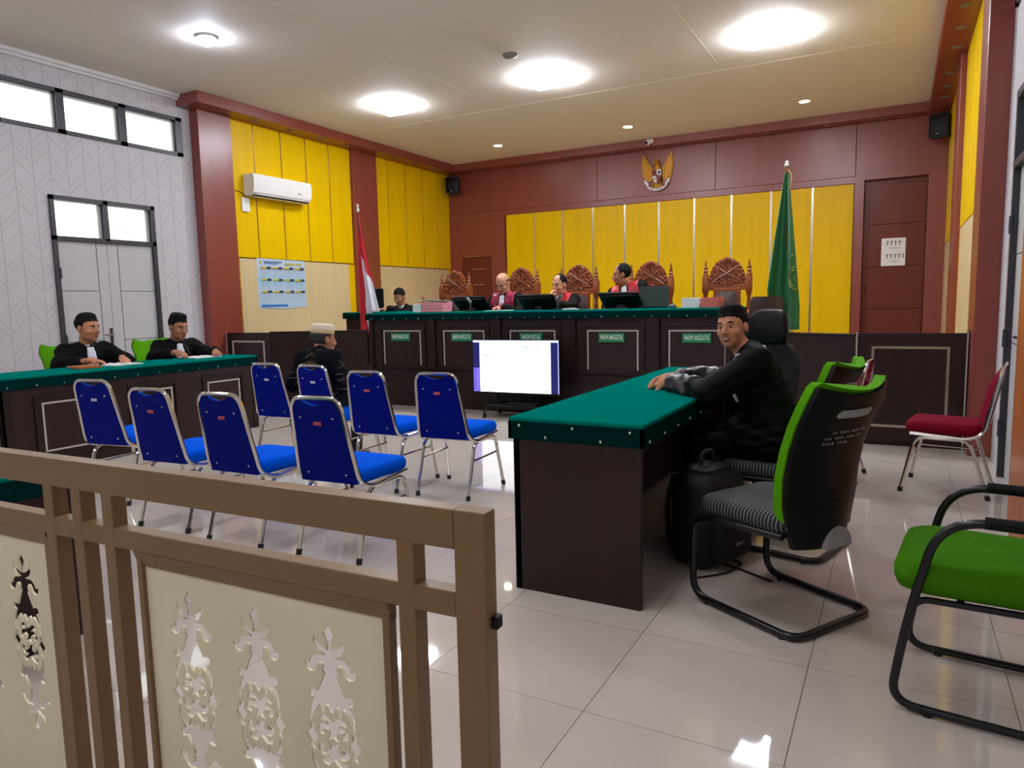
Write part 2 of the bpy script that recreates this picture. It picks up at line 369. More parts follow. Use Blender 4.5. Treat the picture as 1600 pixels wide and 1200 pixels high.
# side columns and beams of red laminate
n = 3
for x0, x1, nm in ((XL,-8.316,'left'), (.525,XR,'right')):
    for y0, y1 in ((6.62,7.16),(9.70,10.33)):
        struct('trim_%d' % n, MB().box((x0,y0,0),(x1,y1,3.985),0,.006), m_red, 'red laminate column on the %s wall' % nm, smooth=0); n += 1
struct('trim_7', MB().box((XL,6.43,3.975),(-8.05,YF,ZC),0,.004), m_red, 'red laminate beam above the left wall panels', smooth=0)
struct('trim_8', MB().box((-8.05,12.45,3.985),(.30,YF,ZC),0,.004), m_red, 'red laminate beam above the front wall', smooth=0)
struct('trim_9', MB().box((.30,6.43,3.975),(XR,YF,ZC),0,.004), m_red, 'red laminate beam above the right wall panels', smooth=0)
# panelled bays on the two side walls: yellow boards with metal strips, beige board below
def bay(wall, xw, s, ys):
    xp = xw+s*.10
    for a, b in zip(ys[:-1], ys[1:]):
        MB().box((xw,a+.012,2.045),(xp,b-.012,3.985),0,.004).build('yellow_panel', m_yel, wall, 0, label='yellow laminate board')
    for y in ys[1:-1]:
        MB().box((xw,y-.012,2.045),(xp-s*.006,y+.012,3.985)).build('gold_strip', m_gold, wall, 0, label='narrow brassy metal strip')
    y0, y1 = ys[0], ys[-1]
    MB().box((xw,y0+.07,.45),(xp,y1-.15,2.03),0,.004).build('beige_panel', m_beige, wall, 0, label='pale beige laminate board')
    MB().box((xw,y0,.45),(xp-s*.004,y0+.066,2.03)).build('yellow_border', m_yel, wall, 0, label='narrow yellow edge board')
    MB().box((xw,y1-.146,.45),(xp-s*.004,y1,2.03)).build('yellow_border', m_yel, wall, 0, label='narrow yellow edge board')
    MB().box((xw,y0,2.03),(xp-s*.02,y1,2.045)).build('shadow_gap', m_dark2, wall, 0)
    MB().box((xw,y0,0),(xp,y1,.45)).build('plinth_panel', m_red, wall, 0)
for wall, xw, s in ((wl, XL, 1), (wr, XR, -1)):
    bay(wall, xw, s, [7.16,7.604,8.131,8.65,9.173,9.70])
    bay(wall, xw, s, [10.33,10.724,11.267,11.813,12.353,12.80])
# front wall: yellow boards, silver strips, red boards above and beside
div = [-7.03,-6.39,-5.765,-5.14,-4.51,-3.867,-3.225,-2.585,-1.938,-1.293,-.67]
for a, b in zip(div[:-1], div[1:]):
    MB().box((a+.016,12.75,.45),(b-.016,YF,3.065),0,.004).build('yellow_panel', m_yel, wf, 0, label='yellow laminate board')
for x in div[1:-1]:
    MB().box((x-.016,12.757,.45),(x+.016,YF,3.065)).build('silver_strip', m_silver, wf, 0, label='narrow bright metal strip')
for a, b in ((-8.38,-7.05),(-7.05,-5.05),(-5.05,-2.86),(-2.86,-.67),(-.67,.584)):
    MB().box((a+.003,12.745,3.18),(b-.003,YF,3.985),0,.004).build('red_panel', m_red, wf, 0)
MB().box((-7.05,12.735,3.068),(-.67,YF,3.177),0,.004).build('head_rail', m_red, wf, 0)
b = MB()                                                    # left part around the small door
for q in ((-8.38,.45,-8.075,3.177),(-7.375,.45,-7.05,3.177),(-8.075,2.275,-7.375,3.177)): b.box((q[0],12.745,q[1]),(q[2],YF,q[3]))
b.build('red_panel', m_red, wf, 0)
b = MB()                                                    # right part around the tall door
for q in ((-.67,.45,-.537,3.177),(.335,.45,.584,3.177),(-.537,3.10,.335,3.177)): b.box((q[0],12.68,q[1]),(q[2],YF,q[3]))
b.build('red_panel', m_red, wf, 0)
d2 = struct('door_2', MB().box((-8.07,12.765,.45),(-7.38,12.80,2.27),0,.003), m_redd, 'small flush red door in the front wall corner', smooth=0)
for z in (2.02,1.70): MB().box((-7.84,12.758,z-.007),(-7.56,12.766,z+.007)).build('groove_glint', m_silver, d2, 0, label='thin bright strip for the reflection in a door groove')  # bright strips put in for light reflected by the door grooves
MB().box((-8.0,12.74,2.272),(-7.62,12.75,2.287)).build('top_strip', m_silver, d2, 0, label='thin bright strip for the reflection in a door groove')
d3 = struct('door_3', MB().box((-.53,12.785,.45),(.33,12.80,3.09)), m_redd, 'tall red panelled door in the right of the front wall', smooth=0)
for z0, z1 in ((.46,1.075),(1.085,1.745),(1.755,2.40),(2.41,3.02)):
    MB().box((-.455,12.77,z0),(.325,12.785,z1),0,.004).build('door_panel', m_redd, d3, 0)
MB().lathe([(.018,0),(.018,.05),(.03,.055),(.03,.075),(.01,.08)], (-.49,12.785,1.42), 10, ax=1).build('door_knob', m_grey, d3)
# windows and doors in the side walls
def clerestory(name, xi, s):
    r = struct(name, None)
    f = MB(); y0, y1, z0, z1 = 2.70, 6.48, 3.335, 3.83; t = .045
    f.box((xi-s*.045,y0,z0),(xi+s*.02,y1,z0+t)).box((xi-s*.045,y0,z1-t),(xi+s*.02,y1,z1))
    ms = [2.70+.045, 3.48, 4.23, 4.91, 5.655, 6.48-.045]
    for k, y in enumerate(ms): f.box((xi-s*.045,y-.045,z0),(xi+s*.02,y+.045,z1))
    f.build('window_frame', m_frame, r, 0, label='dark painted frame')
    for a, b in zip(ms[:-1], ms[1:]):
        MB().box((xi-s*.055,a+.045,z0+t),(xi-s*.05,b-.045,z1-t)).build('pane', m_glass, r, 0)
        MB().box((xi-s*.075,a+.045,z0+t),(xi-s*.03,a+.065,z1-t)).box((xi-s*.075,b-.065,z0+t),(xi-s*.03,b-.045,z1-t)).box((xi-s*.075,a+.045,z1-t-.02),(xi-s*.03,b-.045,z1-t)).build('sash', m_lgrey, r, 0, label='pale aluminium sash')
    return r
clerestory('window_1', XL, 1); clerestory('window_2', XR, -1)
def double_door(name, xi, s, leafm):
    r = struct(name, None); y0, y1, zt, zd = 4.69, 5.98, 2.63, 2.15; t = .05; ym = (y0+y1)/2
    f = MB()
    for a, b, c, d in ((y0,y0+t,0,zt),(y1-t,y1,0,zt),(y0,y1,zt-t,zt),(y0,y1,zd-.025,zd+.025),(ym-.03,ym+.03,zd,zt)): f.box((xi-s*.09,a,c),(xi+s*.03,b,d))
    f.build('door_frame', m_frame, r, 0, label='dark painted frame')
    for a, b in ((y0+t,ym-.03),(ym+.03,y1-t)):
        MB().box((xi-s*.055,a,zd+.025),(xi-s*.05,b,zt-t)).build('pane', m_glass, r, 0)
        MB().box((xi-s*.07,b-.03,zd+.025),(xi-s*.03,b,zt-t)).build('sash', m_lgrey, r, 0, label='pale aluminium sash')
    for k, (a, b) in enumerate(((y0+t,ym-.003),(ym+.003,y1-t))):
        lf = MB().box((xi-s*.045,a,.01),(xi-s*.01,b,zd-.025),0,.003).build('door_leaf', leafm, r, 0)
        g = MB(); st = (b-.13 if k == 0 else a+.13)
        g.box((xi-s*.0105,st-.004,.02),(xi-s*.0085,st+.004,zd-.03))
        for z in (.95,1.55): g.box((xi-s*.0105,min(st, a if k == 0 else b),z-.004),(xi-s*.0085,max(st, a if k == 0 else b),z+.004))
        g.build('groove', m_line, lf, 0)
        for z in (.35,.98,1.75): MB().tube([(xi+s*.03,(y0+t if k == 0 else y1-t),z-.06),(xi+s*.03,(y0+t if k == 0 else y1-t),z+.06)], .014, 8).build('hinge', m_frame, lf)
    h = MB().box((xi-s*.01,ym-.055,.88),(xi+s*.002,ym-.02,1.1)); h.tube([(xi,ym-.037,1.02),(xi+s*.05,ym-.037,1.02),(xi+s*.05,ym-.16,1.02)], .009, 8)
    h.build('door_handle', m_chrome, r, label='chrome lever handle')
    return r
double_door('door_1', XL, 1, m_doorw); double_door('door_4', XR, -1, m_doorw)
# outside: ground, a pale neighbouring wall and a tiled roof seen through the panes
struct('trim_10', MB().box((-40,-20,-.3),(30,30,-.13)), m_ground, 'ground outside', smooth=0)
nb = thing('neighbour_house', 'pale neighbouring house with a grey tiled roof seen through the door transom', 'house', (-14.5,12.5,-.13))
MB().box((-1.5,-3,0),(1.5,6,2.35)).build('wall', m_cream, nb, 0)
rf = MB().prism([(-2.0,2.3),(2.0,2.3),(0,3.35)], 1, -3.3, 6.3).build('roof', m_roof, nb, 0)
bt = MB()
for k in range(9):
    t = (k+.5)/9; bt.box((2.0-2.0*t-.03,-3.3,2.3+1.05*t-.01),(2.0-2.0*t+.03,6.3,2.3+1.05*t+.04))
bt.build('tile_course', m_roof, rf, 0)
# the raised dais behind the bench
struct('trim_11', MB().box((-8.38,8.0,0),(.584,12.74,.45)), m_tile, 'raised dais floor behind the bench', smooth=0)

# ---------------------------------------------------------------- lamps
def lamp_panel(x, y, label, m=None):
    t = thing('ceiling_lamp', label, 'lamp', (x,y,ZC), 0, 'square ceiling lamps')
    MB().box((-.235,-.235,-.02),(.235,.235,0)).build('frame', m_ac, t, 0)
    MB().box((-.25,-.25,-.075),(.25,.25,-.02),0,.01).build('diffuser', m or m_lamp, t, 0, label='glowing white diffuser')
for x, y, w in ((-6.38,8.35,'over the left part of the bench'),(-3.98,8.40,'over the middle of the bench'),(-1.30,8.35,'over the right end of the bench')):
    lamp_panel(x, y, 'square white ceiling lamp '+w, m_lamp3 if x < -6 else None)
def bulb(x, y, label):
    t = thing('bulb_lamp', label, 'lamp', (x,y,ZC), 0, 'round ceiling bulbs')
    MB().lathe([(.10,0),(.10,-.025),(.075,-.03)], (0,0,0), 20).build('housing', m_ac, t)
    MB().ball((0,0,-.05), (.07,.07,.05), 16, 8).build('bulb', m_bulb, t, label='glowing bulb')
bulb(-6.42, 5.29, 'round white ceiling bulb high above the left wall door')
for y, w in ((4.85,'second row from the bench'),(2.2,'third row from the bench'),(-.9,'last row behind the railing')):
    for x, v in ((-6.4,'left'),(-3.95,'middle'),(-1.3,'right')):
        if not (x == -6.4 and y == 4.85): lamp_panel(x, y, 'added ceiling lamp out of view, %s lamp of the %s' % (v, w), m_lamp_added)  # assumed lamps, out of view, added to brighten the near hall
for x, w in ((-6.42,'leftmost of the three before the front wall'),(-3.98,'in front of the eagle emblem'),(-1.30,'rightmost of the three before the front wall')):
    t = thing('recessed_downlight', 'small lit recessed ceiling downlight, '+w, 'lamp', (x,11.42,ZC), 0, 'lit recessed downlights')
    MB().lathe([(.09,0),(.09,-.006),(.075,-.01),(.07,-.002)], (0,0,0), 20).build('ring', m_ac, t)
    MB().lathe([(.068,-.001),(.068,-.006)], (0,0,0), 20).build('lens', m_spot, t, label='glowing warm lens')
ORD = ['first','second','third','fourth','fifth','sixth','seventh','eighth','ninth']
def soffit(x, y, z, label, grp):
    o = MB().lathe([(.055,0),(.055,-.006),(.045,-.009),(.04,-.004)], (0,0,0), 14).build('unlit_downlight', m_grey, None, loc=(x,y,z)); tag(o, label, 'lamp', grp)
for k, y in enumerate((7.48,8.14,8.78,9.42,10.7,11.35,12.0)): soffit(-8.18, y, 3.975, '%s small unlit downlight from the hall end in the red soffit over the left wall' % ORD[k], 'unlit left soffit lights')
for k, y in enumerate((8.17,8.80,9.45,10.49,11.1,11.69)): soffit(.46, y, 3.975, '%s small unlit downlight from the hall end in the red soffit over the right wall' % ORD[k], 'unlit right soffit lights')
for k, x in enumerate((-7.4,-6.5,-5.6,-4.7,-3.8,-2.9,-2.0,-1.1,-.3)): soffit(x, 12.6, 3.985, '%s small unlit downlight from the left in the red soffit over the front wall' % ORD[k], 'unlit front soffit lights')
o = MB().lathe([(.09,0),(.09,-.012),(.07,-.03),(.03,-.035)], (0,0,0), 18).build('smoke_detector', m_grey, None, loc=(-4.0,7.45,ZC)); tag(o, 'round grey smoke detector on the ceiling', 'detector')

# ---------------------------------------------------------------- fixtures on the walls
ac = thing('air_conditioner', 'white wall air conditioner on the left yellow panels', 'air conditioner', (-8.38,7.95,2.93))
prof = [(0,0),(.13,.0),(.19,.04),(.215,.11),(.215,.26),(.19,.30),(0,.31)]
MB().prism([(p[0],p[1]) for p in prof], 1, -.57, .57).build('body', m_ac, ac, 30)
MB().box((.10,-.52,-.012),(.19,.52,.006)).build('outlet', m_black, ac, 0, label='dark air outlet slot')
fp = MB(); fp.T = Matrix.Translation((.165,0,-.002)) @ Matrix.Rotation(R(-24), 4, 'Y'); fp.box((-.045,-.52,-.006),(.045,.52,.006),0,.003).build('flap', m_ac, ac, 0)
MB().box((.2155,.28,.10),(.217,.34,.115)).build('badge', m_grey, ac, 0)
o = MB().box((-8.38,7.31,2.70),(-8.35,7.45,2.90),0,.006).build('remote_holder', m_ac, None, 0); tag(o, 'small white remote control holder below the air conditioner', 'holder')
o = MB().tube(fillet([(-8.372,7.17,2.99),(-8.372,7.3,2.975),(-8.372,7.36,2.955),(-8.372,7.40,2.91)], .03), .005, 6).build('wall_cable', m_black, None); tag(o, 'thin dark cable running from the column to the air conditioner', 'cable')
def speaker(x, y, z, rz, label):
    t = thing('wall_speaker', label, 'speaker', (x,y,z), rz, 'wall speakers')
    MB().box((-.13,-.11,-.17),(.13,.1,.17),0,.03).build('cabinet', m_speak, t)
    MB().box((-.11,-.122,-.15),(.11,-.108,.15),0,.012).build('grille', m_black, t, label='black grille')
    MB().box((-.04,.09,-.04),(.04,.22,.04)).build('bracket', m_black, t, 0)
    MB().box((-.015,-.1235,-.125),(.015,-.1215,-.115)).build('badge', m_lgrey, t, 0)
speaker(-8.12, 12.52, 3.72, R(18), 'blue-black speaker high in the left front corner')
speaker(.45, 12.40, 3.73, R(-22), 'blue-black speaker high in the right front corner')
cc = thing('security_camera', 'small white security camera on the beam above the emblem', 'camera', (-3.9,12.45,4.05))
MB().lathe([(.04,0),(.04,.02),(.02,.03)], (0,0,0), 14, ax=1).build('mount', m_ac, cc)
hd = MB(); hd.T = Matrix.Translation((-.02,-.07,0)) @ Matrix.Rotation(R(-28), 4, 'Z') @ Matrix.Rotation(R(18), 4, 'X')
hd.lathe([(.03,-.06),(.045,-.05),(.045,.06),(.03,.07)], (0,0,0), 16, ax=1).build('camera_body', m_ac, cc)
ln = MB(); ln.T = hd.T; ln.lathe([(.024,-.012),(.024,.006)], (0,-.075,0), 14, ax=1).build('camera_eye', m_black, cc, label='black round lens')
# calendar poster
cal = thing('wall_calendar', 'pale blue year calendar poster on the beige board of the left wall', 'calendar', (-8.378,7.53,1.30))
cw, chh = .965, .745
MB().add([(0.0,0,0),(.012,cw*.5,-.01),(.004,cw,.02),(.004,cw,chh-.01),(0,0,chh)],[(0,1,2,3,4)]).build('sheet', m_cal1, cal, 0)
q = MB(); X_ = .0135
def rect(y0, z0, y1, z1, mi): q.add([(X_,y0*cw,z0*chh),(X_,y1*cw,z0*chh),(X_,y1*cw,z1*chh),(X_,y0*cw,z1*chh)], [(0,1,2,3)], mi)
for k in range(4):
    for r_ in range(3):
        y = .06+.235*k; z = .80-.24*r_
        rect(y, z, y+.12, z+.035, 0); rect(y+.12, z-.004, y+.205, z+.04, 1); rect(y, z-.008, y+.205, z-.003, 1)
        for i in range(7):
            for j in range(5): rect(y+.012+.027*i, z-.045-.03*j, y+.022+.027*i, z-.035-.03*j, 3)
rect(.05, .03, .58, .075, 2); rect(.13,.93,.5,.945,1); rect(.13,.90,.42,.912,2); rect(.05,.895,.09,.945,0)
for k in range(8): rect(.56+.028*k, .885, .58+.028*k, .93, 0)
for k in range(4): rect(.81+.028*k, .885, .83+.028*k, .93, 0)
q.build('printed_months', [m_cal2, m_cal3, m_cal4, m_cal5], cal, 0, label='printed month tables')
# notice on the tall door
no = thing('paper_notice', 'white printed notice sheet taped to the tall red door', 'notice', (-.267,12.768,1.755), R(0))
MB().box((0,-.002,0),(.335,0,.43)).build('sheet', m_paper, no, 0)
q = MB()
for zz in (.355,.15):
    for k in range(4 if zz > .3 else 5): q.box((.075+.056*k,-.0032,zz-.035),(.092+.056*k,-.002,zz+.04))
    q.box((.06,-.0032,zz+.015),(.29,-.002,zz+.021)); q.box((.11,-.0032,zz-.075),(.27,-.002,zz-.07)); q.box((.11,-.0032,zz-.095),(.25,-.002,zz-.09))
q.build('print', m_sign1, no, 0, label='faint grey print')
# eagle emblem
em = thing('eagle_emblem', 'gilded eagle emblem with shield and white ribbon on the front wall', 'emblem', (-3.88,12.735,3.53)); em.scale = (.78,1,.84)
for s in (-1,1):
    f2 = MB()
    out = [(.06,.10),(.10,-.06),(.18,-.13),(.27,-.10),(.335,.0),(.365,.14),(.37,.30),(.345,.44),(.315,.46),(.30,.36),(.24,.25),(.15,.19)]
    f2.prism([(s*p[0],p[1]) for p in (out if s > 0 else out[::-1])], 1, -.014, 0).build('wing', m_gilt, em, 0)
    for k in range(7):
        x = .11+.036*k; z0 = -.10+.02*abs(k-2.2)+(.04 if k > 4 else 0); z1 = .17+.055*k*(1 if k < 6 else .95)-.01
        MB().prism([(s*(x-.016),z0+.02),(s*(x),z0),(s*(x+.016),z0+.02),(s*(x+.02),z1-.05),(s*(x+.008),z1),(s*(x-.012),z1-.07)][::s], 1, -.022-.002*k, -.014).build('feather', m_gilt, em, 0)
MB().ball((0,-.02,.10), (.085,.035,.16), 14, 10).build('breast', m_gilt, em)
h = MB().ball((-.01,-.03,.25), (.052,.035,.06), 12, 8); h.prism([(-.05,.235),(-.05,.272),(-.075,.268),(-.125,.243)], 1, -.045, -.02); h.prism([(-.02,.30),(.02,.29),(.05,.335),(.0,.318)], 1, -.04, -.02)
h.build('head', m_gilt, em)
for k in range(7): MB().prism([(-.012+.035*(k-3),-.30+abs(k-3)*.012),(.012+.035*(k-3),-.30+abs(k-3)*.012),(.016+.018*(k-3),-.10),(-.016+.018*(k-3),-.10)], 1, -.016, 0).build('tail_feather', m_gilt, em, 0)
sh = [(-.105,.10),(.105,.10),(.105,-.05),(.07,-.13),(0,-.185),(-.07,-.13),(-.105,-.05)]
MB().prism([(p[0]*1.08,p[1]*1.05-.002) for p in sh], 1, -.062, -.04).build('shield_rim', m_eblack, em, 0, label='black rim')
sf = MB()
sf.prism([(-.105,.10),(0,.10),(0,-.02),(-.105,-.02)],1,-.068,-.06,0).prism([(0,.10),(.105,.10),(.105,-.02),(0,-.02)],1,-.068,-.06,1)
sf.prism([(-.105,-.025),(0,-.025),(0,-.185),(-.07,-.13),(-.105,-.05)],1,-.068,-.06,1).prism([(0,-.025),(.105,-.025),(.105,-.05),(.07,-.13),(0,-.185)],1,-.068,-.06,0)
sf.ball((.055,-.07,.045),(.03,.008,.03),10,6,2).box((.047,-.074,-.01),(.063,-.062,.03),2).ball((-.055,-.07,.04),(.028,.006,.02),10,6,2)
for k in range(4): sf.box((-.085+.02*k,-.072,-.09-.012*k),(-.072+.02*k,-.064,-.045-.012*k),3)
sf.prism([(-.032,-.02),(0,.018),(.032,-.02),(0,-.06)],1,-.074,-.066,2).ball((0,-.074,-.02),(.014,.006,.014),8,6,4)
sf.build('shield', [m_ered, m_fwhite, m_eblack, m_gilt, m_gold], em, 0, label='quartered red and white shield')
arc = [(.36*math.sin(R(a)), .05-.36*math.cos(R(a))) for a in range(-40,41,8)]
rb = MB(); rb.loft([[(x,-.05,z-.026),(x,-.05,z+.026),(x,-.045,z+.026),(x,-.045,z-.026)] for x, z in arc])
for s in (-1,1): rb.prism([(s*.20,-.225),(s*.30,-.16),(s*.28,-.13),(s*.32,-.10),(s*.27,-.09),(s*.19,-.18)][::s], 1, -.045, -.04)
rib = rb.build('ribbon', m_fwhite, em, 0, label='white ribbon')
msg = 'BHINNEKA TUNGGAL IKA'
for k, chx in enumerate(msg):
    if chx == ' ': continue
    a = R(-35+70*k/(len(msg)-1)); x, z = .36*math.sin(a), .05-.36*math.cos(a)
    text_mesh('letter', chx, .036, m_eblack, rib, Matrix.Translation((x,-.052,z)) @ Matrix.Rotation(-a, 4, 'Y') @ Matrix.Rotation(R(90), 4, 'X'))
for s in (-1,1): MB().tube([(s*.06,-.03,-.12),(s*.10,-.045,-.21),(s*.13,-.05,-.26)], [.022,.016,.01], 8).build('leg', m_gilt, em)
# ================================================================ bench, partitions, desks
def panel_frame(mb, o, ux, w, z0, z1, n, t=.016, pr=.006):
    """rectangular line frame on a vertical face: o origin, ux unit along, n outward normal"""
    o, ux, n = Vector(o), Vector(ux), Vector(n)
    for (a0,a1,b0,b1) in ((-w/2,w/2,z1-t,z1),(-w/2,w/2,z0,z0+t),(-w/2,-w/2+t,z0+t,z1-t),(w/2-t,w/2,z0+t,z1-t)):
        vs = []
        for h in (0, pr):
            for u, z in ((a0,b0),(a1,b0),(a1,b1),(a0,b1)): p = o+ux*u+n*h; vs.append((p.x,p.y,z))
        mb.add(vs, [(0,1,2,3),(4,5,6,7),(0,1,5,4),(1,2,6,5),(2,3,7,6),(3,0,4,7)])
def studs(mb, pts, r=.008):
    for p in pts: mb.ball(p, r, 8, 5)
BF = 7.37
jb = thing('judges_bench', 'long dark wooden judges bench with green cloth top on the dais front', 'bench', (-3.85,BF,0))
def J(x): return x+3.85
b = MB().box((J(-6.17),.03,0),(J(-1.48),.62,1.12)); b.build('body', m_dark, jb, 0)
MB().box((J(-6.17),-.012,0),(J(-1.48),.03,.44)).box((J(-6.17),-.02,.44),(J(-1.48),.03,.465)).build('plinth', m_dark2, jb, 0)
bounds = [-6.17,-5.17,-4.22,-3.25,-2.28,-1.48]
for i, x in enumerate(bounds):
    MB().box((J(x)-(.0 if i == 0 else .055),-.006,.465),(J(x)+(.0 if i == 5 else .055),.03,1.12),0,.004).build('pilaster', m_dark2, jb, 0)
cs = [-5.645,-4.70,-3.75,-2.76,-1.83]
for i, c in enumerate(cs):
    f = MB(); panel_frame(f, (J(c),.03,0), (1,0,0), .74, .487, 1.06, (0,-1,0), .05, .018); pf = f.build('panel_moulding', m_dark2, jb, 0)
    MB().box((J(c)-.32,.02,.53),(J(c)+.32,.032,1.01),0,.003).build('panel', m_dark, jb, 0)
    f = MB(); panel_frame(f, (J(c),.02,0), (1,0,0), .595, .505, .977, (0,-1,0), .014, .006); f.build('line_frame', m_wframe, jb, 0, label='pale rectangular line frame')
MB().box((J(-6.2),-.03,1.185),(J(-1.45),.66,1.205),0,.006).build('cloth_top', m_greenc, jb, 0, label='green cloth top')
MB().box((J(-6.2),-.03,1.115),(J(-1.45),-.012,1.186),0,.004).box((J(-6.2),-.03,1.115),(J(-6.18),.66,1.186)).box((J(-1.47),-.03,1.115),(J(-1.45),.66,1.186)).build('cloth_apron', m_greend, jb, 0, label='dark green apron')
f = MB(); studs(f, [(J(-6.1+.19*k),-.031,1.128) for k in range(25)]); f.build('studs', m_stud, jb, kind='stuff', label='row of bright upholstery studs')
names = ['HAKIM ANGGOTA','HAKIM ANGGOTA','HAKIM KETUA','HAKIM ANGGOTA','HAKIM ANGGOTA']
px = [-5.66,-4.72,-3.76,-2.765,-1.83]
wh = ['leftmost on the bench front','second from the left on the bench front','in the middle, above the television','fourth from the left on the bench front','rightmost, beside the smiling man']
for nme, x, w in zip(names, px, wh):
    t = thing('name_plate', 'green %s name plate, %s' % (nme, w), 'sign', (x,BF+.012,.895), 0, 'green name plates')
    MB().box((-.15,-.012,-.05),(.15,.004,.05),0,.004).build('plate', m_pgreen, t, 0)
    text_mesh('lettering', nme, .078, m_pwhite, t, Matrix.Translation((0,-.0135,0)) @ Matrix.Rotation(R(90), 4, 'X'), fit=.24 if 'KETUA' in nme else .262)
    f = MB(); studs(f, [(sx*.137,-.013,sz*.038) for sx in (-1,1) for sz in (-1,1)], .006); f.build('screws', m_stud, t, kind='stuff')
ck = thing('clerk_desk', 'dark wooden clerk desk with green top set back at the left bench end', 'desk', (-6.68,8.05,0))
MB().box((-.50,.02,0),(.48,.55,1.13)).build('body', m_dark, ck, 0)
MB().box((-.53,-.02,1.195),(.48,.6,1.215),0,.005).build('cloth_top', m_greenc, ck, 0, label='green cloth top')
MB().box((-.53,-.02,1.12),(.48,0,1.196)).build('cloth_apron', m_greend, ck, 0, label='dark green apron')
MB().box((-.21,.012,.985),(-.06,.022,1.0)).box((-.21,.012,.93),(-.195,.022,1.0)).build('line_frame', m_wframe, ck, 0, label='pale corner of a line frame')
# low partitions with gates
def gate(x0, x1, y, label, hinge_right):
    g = thing('partition_gate', label, 'gate', ((x0+x1)/2,y,0)); w = (x1-x0)
    MB().box((-w/2,0,.03),(w/2,.035,.972),0,.004).build('gate_leaf', m_dark, g, 0)
    f = MB(); panel_frame(f, (0,0,0), (1,0,0), w-.22, .16, .86, (0,-1,0), .022, .008); f.build('line_frame', m_wframe if not hinge_right else m_silver, g, 0, label='pale rectangular line frame')
    MB().box((-w/2-.012,-.004,0),(-w/2-.002,.03,.975)).build('edge_strip', m_wframe, g, 0, label='pale edge strip')
    if hinge_right: MB().box((w/2+.004,-.004,0),(w/2+.014,.03,.985)).build('edge_strip', m_wframe, g, 0, label='pale edge strip')
    MB().box((-w/2,.0,0),(w/2,.035,.03)).build('kick_rail', m_dark2, g, 0)
gate(-8.305, -7.455, 6.85, 'dark wooden partition gate beside the left red column', False)
gate(-.30, .50, 6.85, 'dark wooden partition gate beside the right red column', True)
o = MB().box((.503,6.86,0),(.524,6.90,.99)).build('gate_post', m_dark2, None, 0); tag(o, 'thin dark gate post fixed to the right red column', 'post')
def diag(p, q, h, label):
    p, q = Vector(p), Vector(q); u = (q-p).normalized(); n_ = Vector((u.y,-u.x)); L_ = (q-p).length
    t = thing('low_partition', label, 'partition', (p.x,p.y,0), math.atan2(u.y,u.x))
    MB().box((0,0,0),(L_,.05,h-.02),0,.003).build('partition_board', m_dark, t, 0)
    MB().box((-.01,-.012,h-.02),(L_+.01,.06,h),0,.004).build('cap_rail', m_dark2, t, 0)
    MB().box((0,-.01,0),(L_,0,.10)).build('kick_board', m_dark2, t, 0)
diag((-7.44,6.85), (-6.2,7.36), .985, 'dark wooden low partition between left gate and bench')
diag((-1.47,7.36), (-.33,6.86), .965, 'dark wooden low partition between bench and right gate')
# side desks
def side_desk(name, label, x0, x1, y0, y1, open_side, frames, top=.792):
    cx = (x0+x1)/2; L_ = y1-y0; w = x1-x0
    t = thing(name, label, 'desk', (cx,y0,0))
    sgn = 1 if open_side == 'right' else -1                     # open towards +x or -x
    fx = -sgn*(w/2)                                             # closed long face
    MB().box((min(fx,fx+sgn*.03),0,0),(max(fx,fx+sgn*.03),L_,top-.092)).build('front_panel', m_dark, t, 0)
    for y in (0, L_-.03): MB().box((-w/2+.002,y,0),(w/2,y+.03,top-.092),0,.003).build('end_panel', m_dark, t, 0)
    MB().box((-w/2+.03,.03,top-.13),(w/2-.02,L_-.03,top-.092)).build('under_frame', m_dark2, t, 0)
    MB().box((-w/2-.015,-.015,top-.02),(w/2+.015,L_+.015,top),0,.006).build('cloth_top', m_greenc, t, 0, label='green cloth top')
    a = MB(); e = .016
    for q in ((-w/2-e,-e,w/2+e,-.002),(-w/2-e,L_+.002,w/2+e,L_+e),(-w/2-e,-e,-w/2-.001,L_+e),(w/2+.001,-e,w/2+e,L_+e)): a.box((q[0],q[1],top-.097),(q[2],q[3],top-.018))
    a.build('cloth_apron', m_greend, t, 0, label='dark green apron')
    if not frames: return t
    s_ = MB(); P = []
    for k in range(5): P.append((-w/2+.04+(w-.08)*k/4, -e-.001, top-.082 if k % 2 else top-.035))
    for k in range(12):
        P.append((-w/2-e-.001, .06+(L_-.12)*k/11, top-.08)); P.append((w/2+e+.001, .06+(L_-.12)*k/11, top-.08))
    studs(s_, P, .007); s_.build('studs', m_stud, t, kind='stuff', label='bright upholstery studs')
    nx = -sgn
    for (a0, a1) in frames:
        c = (a0+a1)/2-y0
        f = MB(); panel_frame(f, (fx,c,0), (0,1,0), a1-a0+.12, .085, .63, (nx,0,0), .035, .014); f.build('panel_moulding', m_dark2, t, 0)
        f = MB(); panel_frame(f, (fx,c,0), (0,1,0), a1-a0, .15, .562, (nx,0,0), .014, .007); f.build('line_frame', m_wframe, t, 0, label='pale rectangular line frame')
    for y in (y0+.03, (y0+y1)/2-.02, y1-.07): MB().box((min(fx,fx+nx*.006),y-y0,0),(max(fx,fx+nx*.006),y-y0+.05,top-.1)).build('pilaster', m_dark2, t, 0)
    return t
side_desk('counsel_desk', 'dark desk with green cloth top along the left wall, two lawyers behind it', -6.76, -6.17, 2.9, 5.44, 'left', [(3.21,3.76),(4.02,4.41),(4.81,5.21)])
side_desk('side_table', 'small dark table with green cloth top behind the left end of the railing', -3.5, -2.85, .97, 1.60, 'left', [], .70)
side_desk('counsel_desk', 'dark desk with green cloth top in the right foreground, smiling man leaning on it', -1.49, -.90, 2.73, 5.22, 'right', [(2.98,3.55),(3.7,4.25),(4.4,4.95)])

